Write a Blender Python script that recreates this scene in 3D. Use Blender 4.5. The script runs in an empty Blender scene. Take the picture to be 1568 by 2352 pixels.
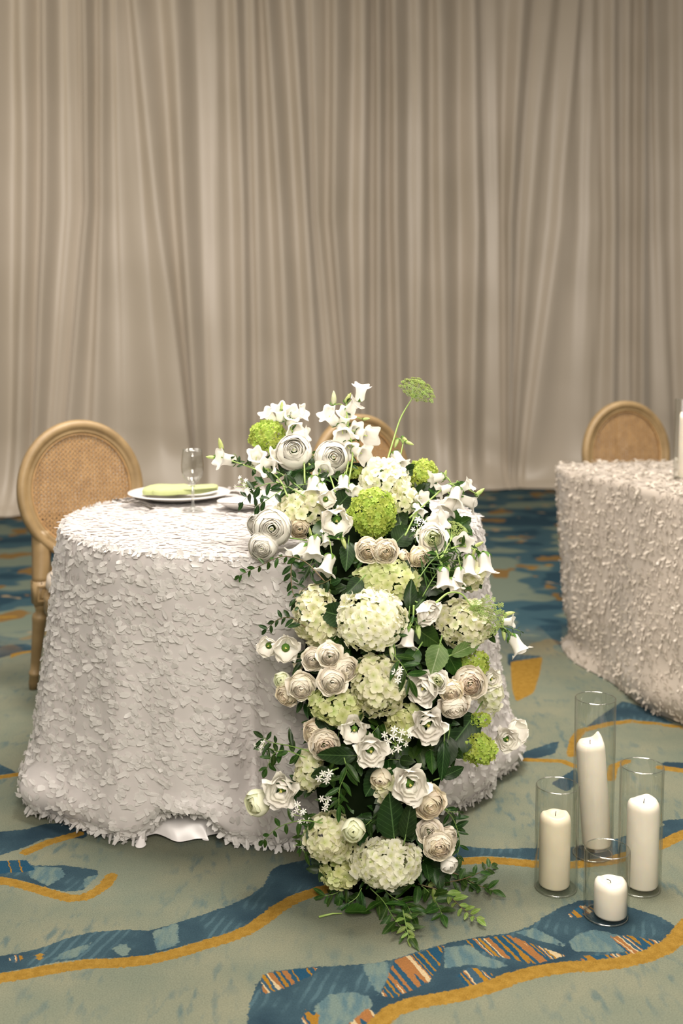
import bpy, math, random
import numpy as np
from mathutils import Vector, Matrix, Quaternion
random.seed(7); rng = np.random.default_rng(7)
S = bpy.context.scene
COL = S.collection
R = math.radians
# ------------------------------------------------------------------ camera
FPX, PY0, PITCH, CAMH = 2500.0, 997.0, R(5), 1.30
cd = bpy.data.cameras.new('camera'); cam = bpy.data.objects.new('camera', cd); COL.objects.link(cam)
cam.location = (0, 0, CAMH); cam.rotation_euler = (math.pi/2 - PITCH, 0, 0)
cd.sensor_fit = 'VERTICAL'; cd.sensor_height = 36; cd.sensor_width = 24
cd.lens = 36*FPX/2352; cd.shift_y = -(1176-PY0)/2352
cd.dof.use_dof = True; cd.dof.focus_distance = 2.55; cd.dof.aperture_fstop = 2.5
cd.clip_end = 100
S.camera = cam
# ------------------------------------------------------------------ world, lights, exposure
W = bpy.data.worlds.new('room_light'); S.world = W; W.use_nodes = True
W.node_tree.nodes['Background'].inputs[0].default_value = (1.0, 0.91, 0.79, 1)
W.node_tree.nodes['Background'].inputs[1].default_value = 0.27
def area(name, loc, target, size, energy, color=(1, .93, .84), sy=None):
    l = bpy.data.lights.new(name, 'AREA'); l.energy = energy; l.color = color
    l.shape = 'RECTANGLE'; l.size = size; l.size_y = sy or size
    o = bpy.data.objects.new(name, l); COL.objects.link(o); o.location = loc
    o.rotation_euler = (Vector(target)-Vector(loc)).to_track_quat('-Z', 'Y').to_euler()
    return o
area('ceiling_light', (0.2, 2.9, 4.4), (0, 2.9, 0), 1.2, 225, (1, .92, .83))
area('room_front_light', (0.3, -1.0, 2.7), (0.1, 2.8, .6), 1.5, 168, (1, .92, .82))
area('ceiling_light_far', (2.0, 4.3, 4.4), (2.0, 4.3, 0), 1.0, 90, (1, .92, .83))
area('curtain_light', (-3.2, 4.6, 4.9), (0.2, 9.0, 1.6), 1.6, 38, (1, .89, .70))
area('curtain_low_light', (-1.5, 3.4, 2.6), (1.2, 9.0, 0.8), 1.4, 50, (1, .91, .88))
S.view_settings.view_transform = 'Standard'; S.view_settings.look = 'None'
S.view_settings.gamma = 1; S.view_settings.use_curve_mapping = False
S.view_settings.exposure = 0.2
S.cycles.transparent_max_bounces = 32

# ------------------------------------------------------------------ geometry of the photograph -> world
cp, sp = math.cos(PITCH), math.sin(PITCH)
def ray(px, py):
    a = (px-784)/FPX; b = (PY0-py)/FPX
    return (a, cp+b*sp, -sp+b*cp)
def at(px, py, Y):
    d = ray(px, py); t = Y/d[1]
    return Vector((d[0]*t, Y, CAMH+d[2]*t))
def atz(px, py, z):
    d = ray(px, py); t = (z-CAMH)/d[2]
    return Vector((d[0]*t, d[1]*t, z))
def proj(x, y, z):
    zz = z-CAMH; f = y*cp-zz*sp; u = y*sp+zz*cp
    return 784+FPX*x/f, PY0-FPX*u/f

# ------------------------------------------------------------------ helpers
def tag(o, label=None, cat=None, group=None, kind=None):
    for k, v in (('label', label), ('category', cat), ('group', group), ('kind', kind)):
        if v: o[k] = v
    return o
def mesh(name, verts, faces, mat=None, smooth=True):
    m = bpy.data.meshes.new(name)
    m.from_pydata([tuple(v) for v in verts], [], [tuple(f) for f in faces]); m.update()
    if smooth: m.polygons.foreach_set('use_smooth', [True]*len(m.polygons))
    if mat: m.materials.append(mat)
    return m
def ob(name, me, parent=None, mw=None):
    o = bpy.data.objects.new(name, me); COL.objects.link(o)
    if parent: o.parent = parent
    if mw is not None: o.matrix_local = mw
    return o
def empty(name, loc, rot=None, scale=1.0):
    o = bpy.data.objects.new(name, None); COL.objects.link(o)
    M = rot.to_matrix().to_4x4() if rot is not None else Matrix()
    o.matrix_world = Matrix.Translation(loc) @ M @ Matrix.Scale(scale, 4)
    o.empty_display_size = .02
    return o
class MB:
    def __init__(s): s.v = []; s.f = []
    def add(s, v, f, M=None):
        n = len(s.v)
        s.v += [tuple(M @ Vector(p)) for p in v] if M is not None else [tuple(p) for p in v]
        s.f += [tuple(i+n for i in q) for q in f]; return s
    def build(s, name, mat, smooth=True): return mesh(name, s.v, s.f, mat, smooth)
def box(cx, cy, cz, sx, sy, sz):
    v = [(cx+a*sx/2, cy+b*sy/2, cz+c*sz/2) for a in (-1, 1) for b in (-1, 1) for c in (-1, 1)]
    return v, [(0,1,3,2), (4,6,7,5), (0,4,5,1), (2,3,7,6), (0,2,6,4), (1,5,7,3)]
def tube(path, rad, n=6, cap=True):
    P = [Vector(p) for p in path]; v = []; f = []
    if not hasattr(rad, '__len__'): rad = [rad]*len(P)
    up = Vector((.13, .29, .95)).normalized()
    for i, p in enumerate(P):
        t = (P[min(i+1, len(P)-1)]-P[max(i-1, 0)]).normalized()
        a = t.cross(up)
        if a.length < .1: a = t.cross(Vector((1, 0, 0)))
        a.normalize(); b = t.cross(a)
        for k in range(n):
            w = 2*math.pi*k/n; v.append(p+(a*math.cos(w)+b*math.sin(w))*rad[i])
    for i in range(len(P)-1):
        for k in range(n):
            f.append((i*n+k, i*n+(k+1) % n, (i+1)*n+(k+1) % n, (i+1)*n+k))
    if cap: f.append(tuple(range(n))[::-1]); f.append(tuple((len(P)-1)*n+k for k in range(n)))
    return v, f
def lathe(prof, n=32, close=False):
    v = []; f = []
    for r, z in prof:
        for k in range(n):
            a = 2*math.pi*k/n; v.append((r*math.cos(a), r*math.sin(a), z))
    m = len(prof)
    for i in range(m if close else m-1):
        j = (i+1) % m
        for k in range(n): f.append((i*n+k, i*n+(k+1) % n, j*n+(k+1) % n, j*n+k))
    return v, f
def smoothpath(pts, n=14):
    P = [Vector(p) for p in pts]
    if len(P) < 3: return [P[0].lerp(P[-1], i/n) for i in range(n+1)]
    out = []; Q = [P[0]*2-P[1]]+P+[P[-1]*2-P[-2]]; m = len(P)-1
    for i in range(n+1):
        u = i/n*m; k = min(int(u), m-1); t = u-k
        a, b, c, d = Q[k], Q[k+1], Q[k+2], Q[k+3]
        out.append(.5*((2*b)+(c-a)*t+(2*a-5*b+4*c-d)*t*t+(3*b-a-3*c+d)*t**3))
    return out
def grid_faces(nu, nv):
    return [(j*(nu+1)+i, j*(nu+1)+i+1, (j+1)*(nu+1)+i+1, (j+1)*(nu+1)+i) for j in range(nv) for i in range(nu)]
def npmesh(name, V, F, mat):
    m = bpy.data.meshes.new(name); V = np.asarray(V, np.float32); F = np.asarray(F, np.int32)
    m.vertices.add(len(V)); m.vertices.foreach_set('co', V.ravel())
    k = F.shape[1]; m.loops.add(F.size); m.loops.foreach_set('vertex_index', F.ravel())
    m.polygons.add(len(F)); m.polygons.foreach_set('loop_start', np.arange(0, F.size, k, dtype=np.int32))
    m.polygons.foreach_set('use_smooth', np.ones(len(F), bool))
    m.update(calc_edges=True); m.validate(); m.materials.append(mat); return m
def wnoise(x, y, seed, oct=3, f0=1.0):
    """smooth sum-of-sines noise, about -1..1"""
    r = np.random.default_rng(seed); o = np.zeros_like(x, dtype=float); a = 1.0; tot = 0
    for k in range(oct):
        for _ in range(4):
            th = r.uniform(0, 6.283); ff = f0*(2**k)*r.uniform(.7, 1.4)
            o += a*np.sin(ff*(x*math.cos(th)+y*math.sin(th))*6.283+r.uniform(0, 6.283)); tot += a*.6
        a *= .5
    return o/tot*1.0

# ------------------------------------------------------------------ materials
def nt(name):
    m = bpy.data.materials.new(name); m.use_nodes = True; t = m.node_tree
    return m, t, t.nodes['Principled BSDF'], t.nodes['Material Output']
def N(t, kind, **kw):
    n = t.nodes.new(kind)
    for k, v in kw.items():
        if k[0] == 'i' and k[1:].isdigit(): n.inputs[int(k[1:])].default_value = v
        else: setattr(n, k, v)
    return n
def mixcol(t, fac, a, b):
    n = t.nodes.new('ShaderNodeMix'); n.data_type = 'RGBA'
    for s, v in ((0, fac), (6, a), (7, b)):
        if hasattr(v, 'links') or hasattr(v, 'is_linked'): t.links.new(v, n.inputs[s])
        else: n.inputs[s].default_value = v if s == 0 else (*v, 1)
    return n.outputs[2]
def math_(t, op, a, b=None, c=None):
    n = t.nodes.new('ShaderNodeMath'); n.operation = op
    for s, v in ((0, a), (1, b), (2, c)):
        if v is None: continue
        if hasattr(v, 'is_linked'): t.links.new(v, n.inputs[s])
        else: n.inputs[s].default_value = v
    return n.outputs[0]
def ramp(t, fac, lo, hi):
    n = t.nodes.new('ShaderNodeMapRange'); n.inputs[1].default_value = lo; n.inputs[2].default_value = hi
    t.links.new(fac, n.inputs[0]); return n.outputs[0]
def organic(name, c1, c2, rough=.5, transl=.3, centre=None, c_r=(0., .6), var=.12, scale=3.0, sheen=0, rib=None):
    """thin leaf / petal stuff: noise between two colours, per-piece variation, optional heart colour, some translucency"""
    m, t, b, out = nt(name)
    tc = N(t, 'ShaderNodeTexCoord'); nz = N(t, 'ShaderNodeTexNoise'); nz.inputs['Scale'].default_value = scale
    nz.inputs['Detail'].default_value = 3; t.links.new(tc.outputs['Object'], nz.inputs[0])
    col = mixcol(t, ramp(t, nz.outputs[0], .3, .7), c1, c2)
    if centre:
        ln = N(t, 'ShaderNodeVectorMath', operation='LENGTH'); t.links.new(tc.outputs['Object'], ln.inputs[0])
        col = mixcol(t, ramp(t, ln.outputs[1], *c_r), centre, col)
    if rib:
        sx = N(t, 'ShaderNodeSeparateXYZ'); t.links.new(tc.outputs['Object'], sx.inputs[0])
        ay = math_(t, 'ABSOLUTE', sx.outputs[1])
        col = mixcol(t, ramp(t, ay, .004, .018), rib, col)
        # side veins
        s = math_(t, 'SINE', math_(t, 'MULTIPLY', math_(t, 'SUBTRACT', sx.outputs[0], math_(t, 'MULTIPLY', ay, .9)), 52.))
        col = mixcol(t, math_(t, 'MULTIPLY', ramp(t, s, .9, 1.), .35), col, rib)
    oi = N(t, 'ShaderNodeObjectInfo')
    hs = N(t, 'ShaderNodeHueSaturation'); t.links.new(col, hs.inputs['Color'])
    t.links.new(math_(t, 'MULTIPLY_ADD', oi.outputs['Random'], 2*var, 1-var), hs.inputs['Value'])
    t.links.new(math_(t, 'MULTIPLY_ADD', oi.outputs['Random'], .03, .485), hs.inputs['Hue'])
    t.links.new(hs.outputs[0], b.inputs['Base Color']); b.inputs['Roughness'].default_value = rough
    b.inputs['Specular IOR Level'].default_value = .25
    if sheen: b.inputs['Sheen Weight'].default_value = sheen
    if transl:
        tr = N(t, 'ShaderNodeBsdfTranslucent'); t.links.new(hs.outputs[0], tr.inputs[0])
        mx = N(t, 'ShaderNodeMixShader'); mx.inputs[0].default_value = transl
        t.links.new(b.outputs[0], mx.inputs[1]); t.links.new(tr.outputs[0], mx.inputs[2]); t.links.new(mx.outputs[0], out.inputs[0])
    return m
def plain(name, c, rough=.5, metal=0, spec=.5, c2=None, scale=20, bump=0):
    m, t, b, out = nt(name)
    b.inputs['Roughness'].default_value = rough; b.inputs['Metallic'].default_value = metal
    b.inputs['Specular IOR Level'].default_value = spec
    tc = N(t, 'ShaderNodeTexCoord'); nz = N(t, 'ShaderNodeTexNoise'); nz.inputs['Scale'].default_value = scale
    nz.inputs['Detail'].default_value = 4; t.links.new(tc.outputs['Object'], nz.inputs[0])
    t.links.new(mixcol(t, ramp(t, nz.outputs[0], .3, .7), c, c2 or tuple(x*.9 for x in c)), b.inputs['Base Color'])
    if bump:
        bp = N(t, 'ShaderNodeBump'); bp.inputs['Strength'].default_value = bump; bp.inputs['Distance'].default_value = .002
        t.links.new(nz.outputs[0], bp.inputs['Height']); t.links.new(bp.outputs[0], b.inputs['Normal'])
    return m
def glass_mat(name='clear_glass', tint=(.975, .98, .97), edge=(.60, .62, .57)):
    m, t, b, out = nt(name); t.nodes.remove(b)
    lw = N(t, 'ShaderNodeLayerWeight'); lw.inputs[0].default_value = .5
    tr = N(t, 'ShaderNodeBsdfTransparent'); gl = N(t, 'ShaderNodeBsdfGlossy'); gl.inputs['Roughness'].default_value = .03
    p = math_(t, 'POWER', lw.outputs['Facing'], 6.)
    t.links.new(mixcol(t, p, tint, edge), tr.inputs[0])
    mx = N(t, 'ShaderNodeMixShader'); t.links.new(math_(t, 'MULTIPLY_ADD', p, .7, .045), mx.inputs[0])
    t.links.new(tr.outputs[0], mx.inputs[1]); t.links.new(gl.outputs[0], mx.inputs[2]); t.links.new(mx.outputs[0], out.inputs[0])
    return m

M = {}
M['white'] = organic('white_petal', (.93, .90, .84), (.90, .87, .79), .5, .16, var=.03)
M['white_core'] = organic('white_petal_green_throat', (.93, .90, .84), (.90, .87, .78), .5, .16, (.60, .62, .18), (.25, .62), var=.04)
M['ivory'] = organic('ivory_petal', (.93, .875, .77), (.90, .84, .72), .5, .16, (.90, .80, .64), (.10, .45), var=.05)
M['cream'] = organic('cream_petal', (.91, .83, .67), (.88, .79, .62), .5, .16, (.86, .70, .50), (.10, .45), var=.05)
M['peach'] = organic('peach_petal', (.90, .81, .68), (.88, .76, .62), .5, .16, (.90, .74, .58), (.1, .5), var=.05)
M['ran'] = organic('ranunculus_petal', (.94, .92, .86), (.92, .89, .81), .5, .16, (.78, .76, .46), (.1, .42), var=.03)
M['greenwhite'] = organic('green_white_petal', (.90, .90, .74), (.86, .87, .66), .5, .16, (.70, .75, .38), (.2, .8), var=.05)
M['hyd_white'] = organic('white_hydrangea', (.93, .91, .79), (.90, .89, .70), .5, .42, (.70, .73, .36), (.05, .6), var=.05, scale=1.2)
M['hyd_cream'] = organic('cream_hydrangea', (.89, .86, .68), (.85, .83, .58), .5, .42, (.64, .68, .30), (.05, .65), var=.07, scale=1.2)
M['hyd_green'] = organic('green_hydrangea', (.80, .81, .50), (.73, .76, .38), .5, .42, (.54, .62, .20), (.05, .7), var=.08, scale=1.2)
M['vib'] = organic('viburnum_green', (.58, .68, .17), (.46, .58, .10), .5, .42, (.36, .48, .07), (.05, .7), var=.14, scale=1.5)
M['bell'] = organic('bellflower_petal', (.88, .85, .80), (.85, .82, .74), .5, .38, var=.03, scale=.8)
M['bud'] = organic('pale_bud', (.66, .72, .34), (.52, .64, .20), .5, .3, var=.1)
M['whitebud'] = organic('white_bud', (.80, .79, .62), (.70, .73, .42), .5, .3, var=.1)
M['sepal'] = organic('sepal_green', (.14, .26, .04), (.08, .18, .025), .5, .2, var=.15)
M['stem'] = plain('green_stem', (.14, .24, .05), .5, c2=(.20, .32, .08))
M['stem_light'] = plain('pale_stem', (.30, .42, .12), .5, c2=(.24, .36, .08))
M['stem_brown'] = plain('reddish_twig', (.13, .07, .035), .6, c2=(.09, .10, .03))
M['leaf'] = organic('dark_green_leaf', (.016, .044, .007), (.008, .026, .004), .42, .16, var=.25, rib=(.06, .13, .035))
M['leaf_mid'] = organic('mid_green_leaf', (.028, .072, .009), (.014, .042, .005), .42, .2, var=.25, rib=(.075, .135, .03))
M['leaf_light'] = organic('light_green_leaf', (.19, .27, .055), (.12, .20, .035), .42, .25, var=.2, rib=(.34, .42, .16))
M['leaf_big'] = organic('large_dark_leaf', (.014, .038, .007), (.007, .022, .004), .45, .14, var=.2, rib=(.065, .125, .04))
M['leaf_under'] = organic('pale_leaf_underside', (.15, .22, .07), (.09, .16, .04), .5, .2, var=.1, rib=(.32, .38, .2))
M['ammi'] = organic('ammi_green', (.36, .44, .13), (.28, .38, .10), .6, .2, var=.2)
M['ammi_pale'] = organic('ammi_pale_green', (.46, .54, .20), (.36, .48, .15), .6, .2, var=.2)
M['yellow'] = plain('yellow_stamen', (.72, .66, .20), .6)
M['foam'] = plain('gap_shade_foam', (.006, .010, .004), 1, spec=.02, c2=(.003, .006, .002))  # near-black colour stands in for the deep shade between the blooms
M['wax'] = plain('candle_wax', (.80, .735, .64), .45)
_b = M['wax'].node_tree.nodes['Principled BSDF']; _b.inputs['Subsurface Weight'].default_value = .5
_b.inputs['Subsurface Radius'].default_value = (.02, .012, .006); _b.inputs['Subsurface Scale'].default_value = .6
M['wax_cream'] = plain('cream_wax', (.74, .66, .51), .45)
_b = M['wax_cream'].node_tree.nodes['Principled BSDF']; _b.inputs['Subsurface Weight'].default_value = .5
_b.inputs['Subsurface Radius'].default_value = (.02, .012, .006); _b.inputs['Subsurface Scale'].default_value = .6
M['wick'] = plain('burnt_wick', (.03, .025, .02), .9)
M['glass'] = glass_mat()
M['china'] = plain('white_china', (.74, .72, .69), .12, c2=(.72, .70, .67))
M['steel'] = plain('polished_steel', (.42, .39, .36), .18, 1)
M['napkin'] = plain('sage_green_linen', (.40, .44, .20), .85, c2=(.36, .40, .175), scale=60, bump=.2)
M['wood'] = plain('limed_oak', (.27, .185, .085), .5, c2=(.19, .125, .054), scale=14, bump=.15)
M['cane'] = plain('woven_cane', (.40, .245, .105), .55, c2=(.30, .175, .072), scale=30)
M['linen'] = plain('oatmeal_seat_linen', (.50, .44, .36), .9, c2=(.44, .38, .31), scale=80, bump=.3)
M['dark'] = plain('dark_room_wall', (.10, .085, .07), .9)

def cloth_mat(name, c1, c2, rough=.6, sheen=.3, transl=.0):
    m, t, b, out = nt(name)
    tc = N(t, 'ShaderNodeTexCoord'); nz = N(t, 'ShaderNodeTexNoise'); nz.inputs['Scale'].default_value = 7
    nz.inputs['Detail'].default_value = 5; t.links.new(tc.outputs['Object'], nz.inputs[0])
    col = mixcol(t, ramp(t, nz.outputs[0], .35, .65), c1, c2)
    t.links.new(col, b.inputs['Base Color']); b.inputs['Roughness'].default_value = rough
    b.inputs['Sheen Weight'].default_value = sheen; b.inputs['Sheen Roughness'].default_value = .4
    if transl:
        tr = N(t, 'ShaderNodeBsdfTranslucent'); t.links.new(col, tr.inputs[0])
        mx = N(t, 'ShaderNodeMixShader'); mx.inputs[0].default_value = transl
        t.links.new(b.outputs[0], mx.inputs[1]); t.links.new(tr.outputs[0], mx.inputs[2]); t.links.new(mx.outputs[0], out.inputs[0])
    return m
M['cloth'] = cloth_mat('white_tulle', (.56, .525, .51), (.52, .485, .47), .5, .3)
M['petalcloth'] = cloth_mat('white_chiffon_petals', (.80, .775, .75), (.76, .735, .71), .4, .2, .36)
M['satin'] = cloth_mat('white_satin', (.74, .71, .70), (.70, .67, .66), .30, .3)
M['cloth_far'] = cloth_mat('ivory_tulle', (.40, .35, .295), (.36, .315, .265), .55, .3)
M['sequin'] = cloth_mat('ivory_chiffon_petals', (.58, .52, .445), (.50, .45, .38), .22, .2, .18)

# ------------------------------------------------------------------ carpet
def poly_world(pts): return np.array([atz(x, y, 0)[:2] for x, y in pts])
def seg_dist(P, A, B):
    d = B-A; t = np.clip(((P-A)@d)/max(d@d, 1e-9), 0, 1); return np.linalg.norm(P-(A+t[:, None]*d), axis=1)
def sd_poly(P, Q):
    d = np.full(len(P), 9.); ins = np.zeros(len(P), bool)
    for i in range(len(Q)):
        A, B = Q[i], Q[(i+1) % len(Q)]; d = np.minimum(d, seg_dist(P, A, B))
        c = ((A[1] > P[:, 1]) != (B[1] > P[:, 1])); xx = (B[0]-A[0])*(P[:, 1]-A[1])/((B[1]-A[1]) or 1e-9)+A[0]
        ins ^= c & (P[:, 0] < xx)
    return np.where(ins, -d, d)
def sd_line(P, pts, w):
    d = np.full(len(P), 9.); Wp = poly_world(pts)
    for i in range(len(Wp)-1): d = np.minimum(d, seg_dist(P, Wp[i], Wp[i+1]))
    return d-w
BLUE = [
 [(-60,2215),(0,2195),(40,2190),(100,2176),(160,2152),(220,2140),(290,2135),(340,2138),(400,2122),(460,2102),(520,2082),(570,2060),(605,2035),(622,2000),(640,1988),(700,1975),(760,1962),(850,1948),(950,1942),(1040,1943),(1080,1945),(1130,1950),(1230,1948),(1320,1945),(1420,1925),(1480,1905),(1568,1890),(1700,1850),(1700,1870),(1568,1910),(1520,1935),(1400,1968),(1310,1978),(1225,1975),(1180,1970),(1120,1966),(1040,1970),(930,1985),(830,2010),(745,2034),(680,2052),(640,2075),(600,2105),(570,2125),(520,2145),(460,2162),(400,2180),(340,2194),(270,2202),(200,2203),(130,2210),(60,2225),(-60,2245)],
 [(565,2400),(566,2352),(572,2310),(588,2260),(620,2232),(700,2222),(780,2218),(860,2212),(900,2205),(960,2185),(1030,2165),(1100,2152),(1170,2143),(1215,2128),(1250,2105),(1290,2082),(1330,2068),(1400,2068),(1450,2085),(1500,2100),(1545,2122),(1560,2145),(1545,2163),(1510,2178),(1460,2195),(1400,2206),(1340,2211),(1290,2212),(1240,2220),(1180,2235),(1130,2255),(1060,2275),(1000,2286),(940,2295),(900,2312),(870,2335),(850,2360),(830,2400)],
 [(-40,1985),(0,1978),(45,1975),(75,1988),(150,1988),(222,1998),(226,2010),(205,2030),(190,2045),(150,2048),(100,2038),(40,2020),(-40,2010)],
 [(-40,1920),(0,1910),(60,1905),(100,1893),(200,1885),(200,1925),(105,1925),(60,1945),(0,1965),(-40,1970)],
 [(-60,1755),(0,1755),(40,1775),(0,1780),(-60,1790)],
 [(1165,1500),(1243,1507),(1225,1535),(1195,1545),(1165,1525)], [(1200,1728),(1285,1700),(1275,1730),(1220,1745),(1200,1745)],
 [(1265,1800),(1320,1765),(1340,1790),(1300,1820)], [(1318,1740),(1322,1690),(1370,1650),(1430,1610),(1480,1625),(1600,1690),(1600,1672),(1520,1660),(1440,1652),(1380,1662),(1330,1690)],
 [(1520,1750),(1600,1752),(1600,1775),(1520,1765)],[(1515,1885),(1600,1878),(1600,1895),(1540,1905)],
 [(1255,1400),(1290,1440),(1290,1490),(1240,1440),(1200,1400)],[(1155,1255),(1260,1240),(1260,1290),(1160,1285)],
 [(-60,1280),(150,1285),(150,1400),(60,1405),(0,1415),(-60,1430)],[(-60,1490),(60,1478),(90,1490),(0,1510),(-60,1540)],
]
GOLD = [([(-60,2265),(0,2247),(60,2237),(130,2224),(200,2214),(270,2212),(340,2205),(400,2191),(460,2173),(520,2156),(570,2136),(600,2116),(640,2086),(680,2063),(745,2042),(830,2020),(930,1995),(1040,1979),(1120,1975),(1180,1980),(1225,1985),(1310,1987),(1400,1978),(1520,1940),(1568,1916),(1700,1880)], 0.0184),
 ([(850,2380),(870,2352),(900,2322),(950,2304),(1010,2294),(1060,2285),(1130,2265),(1180,2245),(1240,2230),(1300,2221),(1360,2219),(1420,2212),(1480,2198),(1530,2176),(1560,2150),(1580,2120)], 0.0201),
 ([(-60,2015),(0,2022),(50,2032),(110,2050),(160,2064),(200,2060),(240,2035),(256,2012)], 0.0158),
 ([(60,1957),(110,1935),(180,1915)], 0.0158), ([(-60,1795),(0,1785),(60,1776)], 0.0140),
 ([(-60,1545),(0,1520),(35,1502),(90,1493)], 0.0158), ([(1205,1745),(1290,1748),(1320,1760)], 0.0140),
 ([(1312,1735),(1318,1700),(1335,1678),(1400,1662),(1450,1656),(1520,1664),(1600,1676)], 0.0158),
 ([(1518,1763),(1600,1775)], 0.0175), ([(1402,1790),(1408,1760),(1440,1748)], 0.0140), ([(1195,1312),(1275,1295)], 0.0210),
 ([(-40,1420),(55,1415)], 0.0175), ([(1130,1238),(1200,1232)], 0.0240), ([(1230,1325),(1262,1328)], 0.0210), ([(1165,1265),(1180,1264)], 0.0240)]
GOLDP = [[(1172,1520),(1246,1509),(1240,1545),(1225,1592),(1185,1612),(1175,1580)], [(78,2192),(106,2188),(98,2205),(88,2208)]]
LIGHT = [[(115,2205),(150,2185),(190,2172),(212,2165),(200,2182),(170,2200)],[(255,2180),(285,2165),(300,2180),(290,2205),(270,2190)],[(350,2140),(410,2118),(410,2170),(360,2185)],
 [(725,2310),(755,2285),(810,2278),(850,2290),(855,2310),(820,2352),(760,2370),(710,2360)],[(830,2215),(890,2208),(895,2240),(870,2285),(850,2255)],
 [(1305,2165),(1325,2145),(1370,2135),(1430,2150),(1475,2185),(1400,2187),(1320,2185)],[(1180,2140),(1230,2132),(1290,2165),(1300,2175),(1240,2162)],
 [(1020,2175),(1080,2170),(1110,2195),(1170,2215),(1140,2225),(1080,2215),(1020,2225)],[(60,1990),(140,1992),(150,2012),(110,2035),(70,2015)],[(190,2040),(195,2015),(250,2005),(235,2030)]]
STRIPE = [[(875,2285),(905,2205),(1020,2170),(1010,2215),(985,2255),(905,2293)],[(1055,2160),(1165,2148),(1300,2195),(1230,2215),(1130,2195)],
 [(1050,2240),(1080,2220),(1135,2240),(1110,2262),(1070,2268)],[(600,2240),(630,2232),(730,2222),(718,2240),(650,2270),(600,2285)],
 [(1400,2150),(1440,2148),(1530,2165),(1500,2185),(1470,2205),(1330,2208),(1340,2195),(1440,2190)],[(1300,2105),(1330,2080),(1380,2085),(1330,2108)],
 [(-20,1978),(60,1975),(85,2000),(-20,2008)],[(690,2352),(700,2318),(735,2330),(720,2400),(680,2400)],[(800,2352),(850,2310),(862,2330),(840,2380),(790,2400)],[(18,2200),(45,2190),(55,2205),(30,2212)]]
def build_floor():
    xs = np.concatenate([np.linspace(-6, -1.35, 50, endpoint=False), np.arange(-1.35, 1.5, .0125), np.linspace(1.5, 6, 50)])
    ys = np.concatenate([np.linspace(-3, 1.9, 20, endpoint=False), np.arange(1.9, 3.3, .0125), np.arange(3.3, 5.2, .03), np.linspace(5.2, 12, 70)])
    X, Y = np.meshgrid(xs, ys); P = np.stack([X.ravel(), Y.ravel()], 1)
    V = np.c_[P, np.zeros(len(P))]; nx = len(xs)-1; ny = len(ys)-1
    j, i = np.meshgrid(np.arange(ny), np.arange(nx), indexing='ij'); a = (j*(nx+1)+i).ravel()
    F = np.stack([a, a+1, a+nx+2, a+nx+1], 1)
    m, t, b, out = nt('patterned_carpet')
    me = npmesh('floor', V, F, m)
    def mn(L): return np.min(np.stack([sd_poly(P, poly_world(q)) for q in L]), 0)
    A = {'blue': mn(BLUE), 'light': mn(LIGHT), 'stripe': mn(STRIPE),
         'gold': np.minimum(np.min(np.stack([sd_line(P, l, w) for l, w in GOLD]), 0), mn(GOLDP))}
    for k, v in A.items():
        at_ = me.attributes.new(k, 'FLOAT', 'POINT'); at_.data.foreach_set('value', np.clip(v, -1, 1).astype(np.float32))
    tc = N(t, 'ShaderNodeTexCoord').outputs['Object']
    def noise(sc, det=3, vec=None, sx=None):
        n = N(t, 'ShaderNodeTexNoise'); n.inputs['Scale'].default_value = sc; n.inputs['Detail'].default_value = det
        v = tc
        if sx:
            mp = N(t, 'ShaderNodeMapping'); mp.inputs['Scale'].default_value = sx; t.links.new(tc, mp.inputs[0]); v = mp.outputs[0]
        t.links.new(v, n.inputs[0]); return n.outputs[0]
    fine = noise(330, 2); mid = noise(60, 4); patch = noise(6, 5); streak = noise(42, 5, sx=(1, .34, 1)); big = noise(2.2, 3)
    edge = math_(t, 'MULTIPLY', math_(t, 'SUBTRACT', noise(110, 4), .5), .016)
    def attr(k):
        n = N(t, 'ShaderNodeAttribute', attribute_name=k); return math_(t, 'ADD', n.outputs['Fac'], edge)
    def mask(v, w=.0012): return math_(t, 'SUBTRACT', 1., ramp(t, v, -w, w))
    sage = mixcol(t, ramp(t, patch, .35, .65), (.225, .252, .195), (.285, .292, .215))
    sage = mixcol(t, math_(t, 'MULTIPLY', math_(t, 'MULTIPLY', ramp(t, streak, .52, .66), ramp(t, noise(5, 2), .40, .62)), .8), sage, (.125, .180, .180))
    sage = mixcol(t, math_(t, 'MULTIPLY', ramp(t, big, .52, .66), .35), sage, (.17, .23, .20))
    navy = mixcol(t, ramp(t, patch, .35, .6), (.034, .063, .086), (.062, .108, .132))
    rip = N(t, 'ShaderNodeTexWave'); rip.inputs['Scale'].default_value = 14; rip.inputs['Distortion'].default_value = 3
    rip.inputs['Detail'].default_value = 2
    mp = N(t, 'ShaderNodeMapping'); mp.inputs['Rotation'].default_value = (0, 0, R(18)); t.links.new(tc, mp.inputs[0]); t.links.new(mp.outputs[0], rip.inputs[0])
    navy = mixcol(t, math_(t, 'MULTIPLY', math_(t, 'MULTIPLY', ramp(t, rip.outputs['Fac'], .6, .9), ramp(t, patch, .5, .58)), .5), navy, (.13, .21, .24))
    lightb = mixcol(t, ramp(t, streak, .42, .58), (.115, .185, .205), (.19, .25, .225))
    # stripes running down the pattern
    mp2 = N(t, 'ShaderNodeMapping'); mp2.inputs['Rotation'].default_value = (0, 0, R(-28)); mp2.inputs['Scale'].default_value = (16, .0, 0)
    mp2.vector_type = 'POINT'
    rot = N(t, 'ShaderNodeVectorRotate', rotation_type='Z_AXIS'); rot.inputs['Angle'].default_value = R(-24); t.links.new(tc, rot.inputs[0])
    sx = N(t, 'ShaderNodeSeparateXYZ'); t.links.new(rot.outputs[0], sx.inputs[0])
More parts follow.
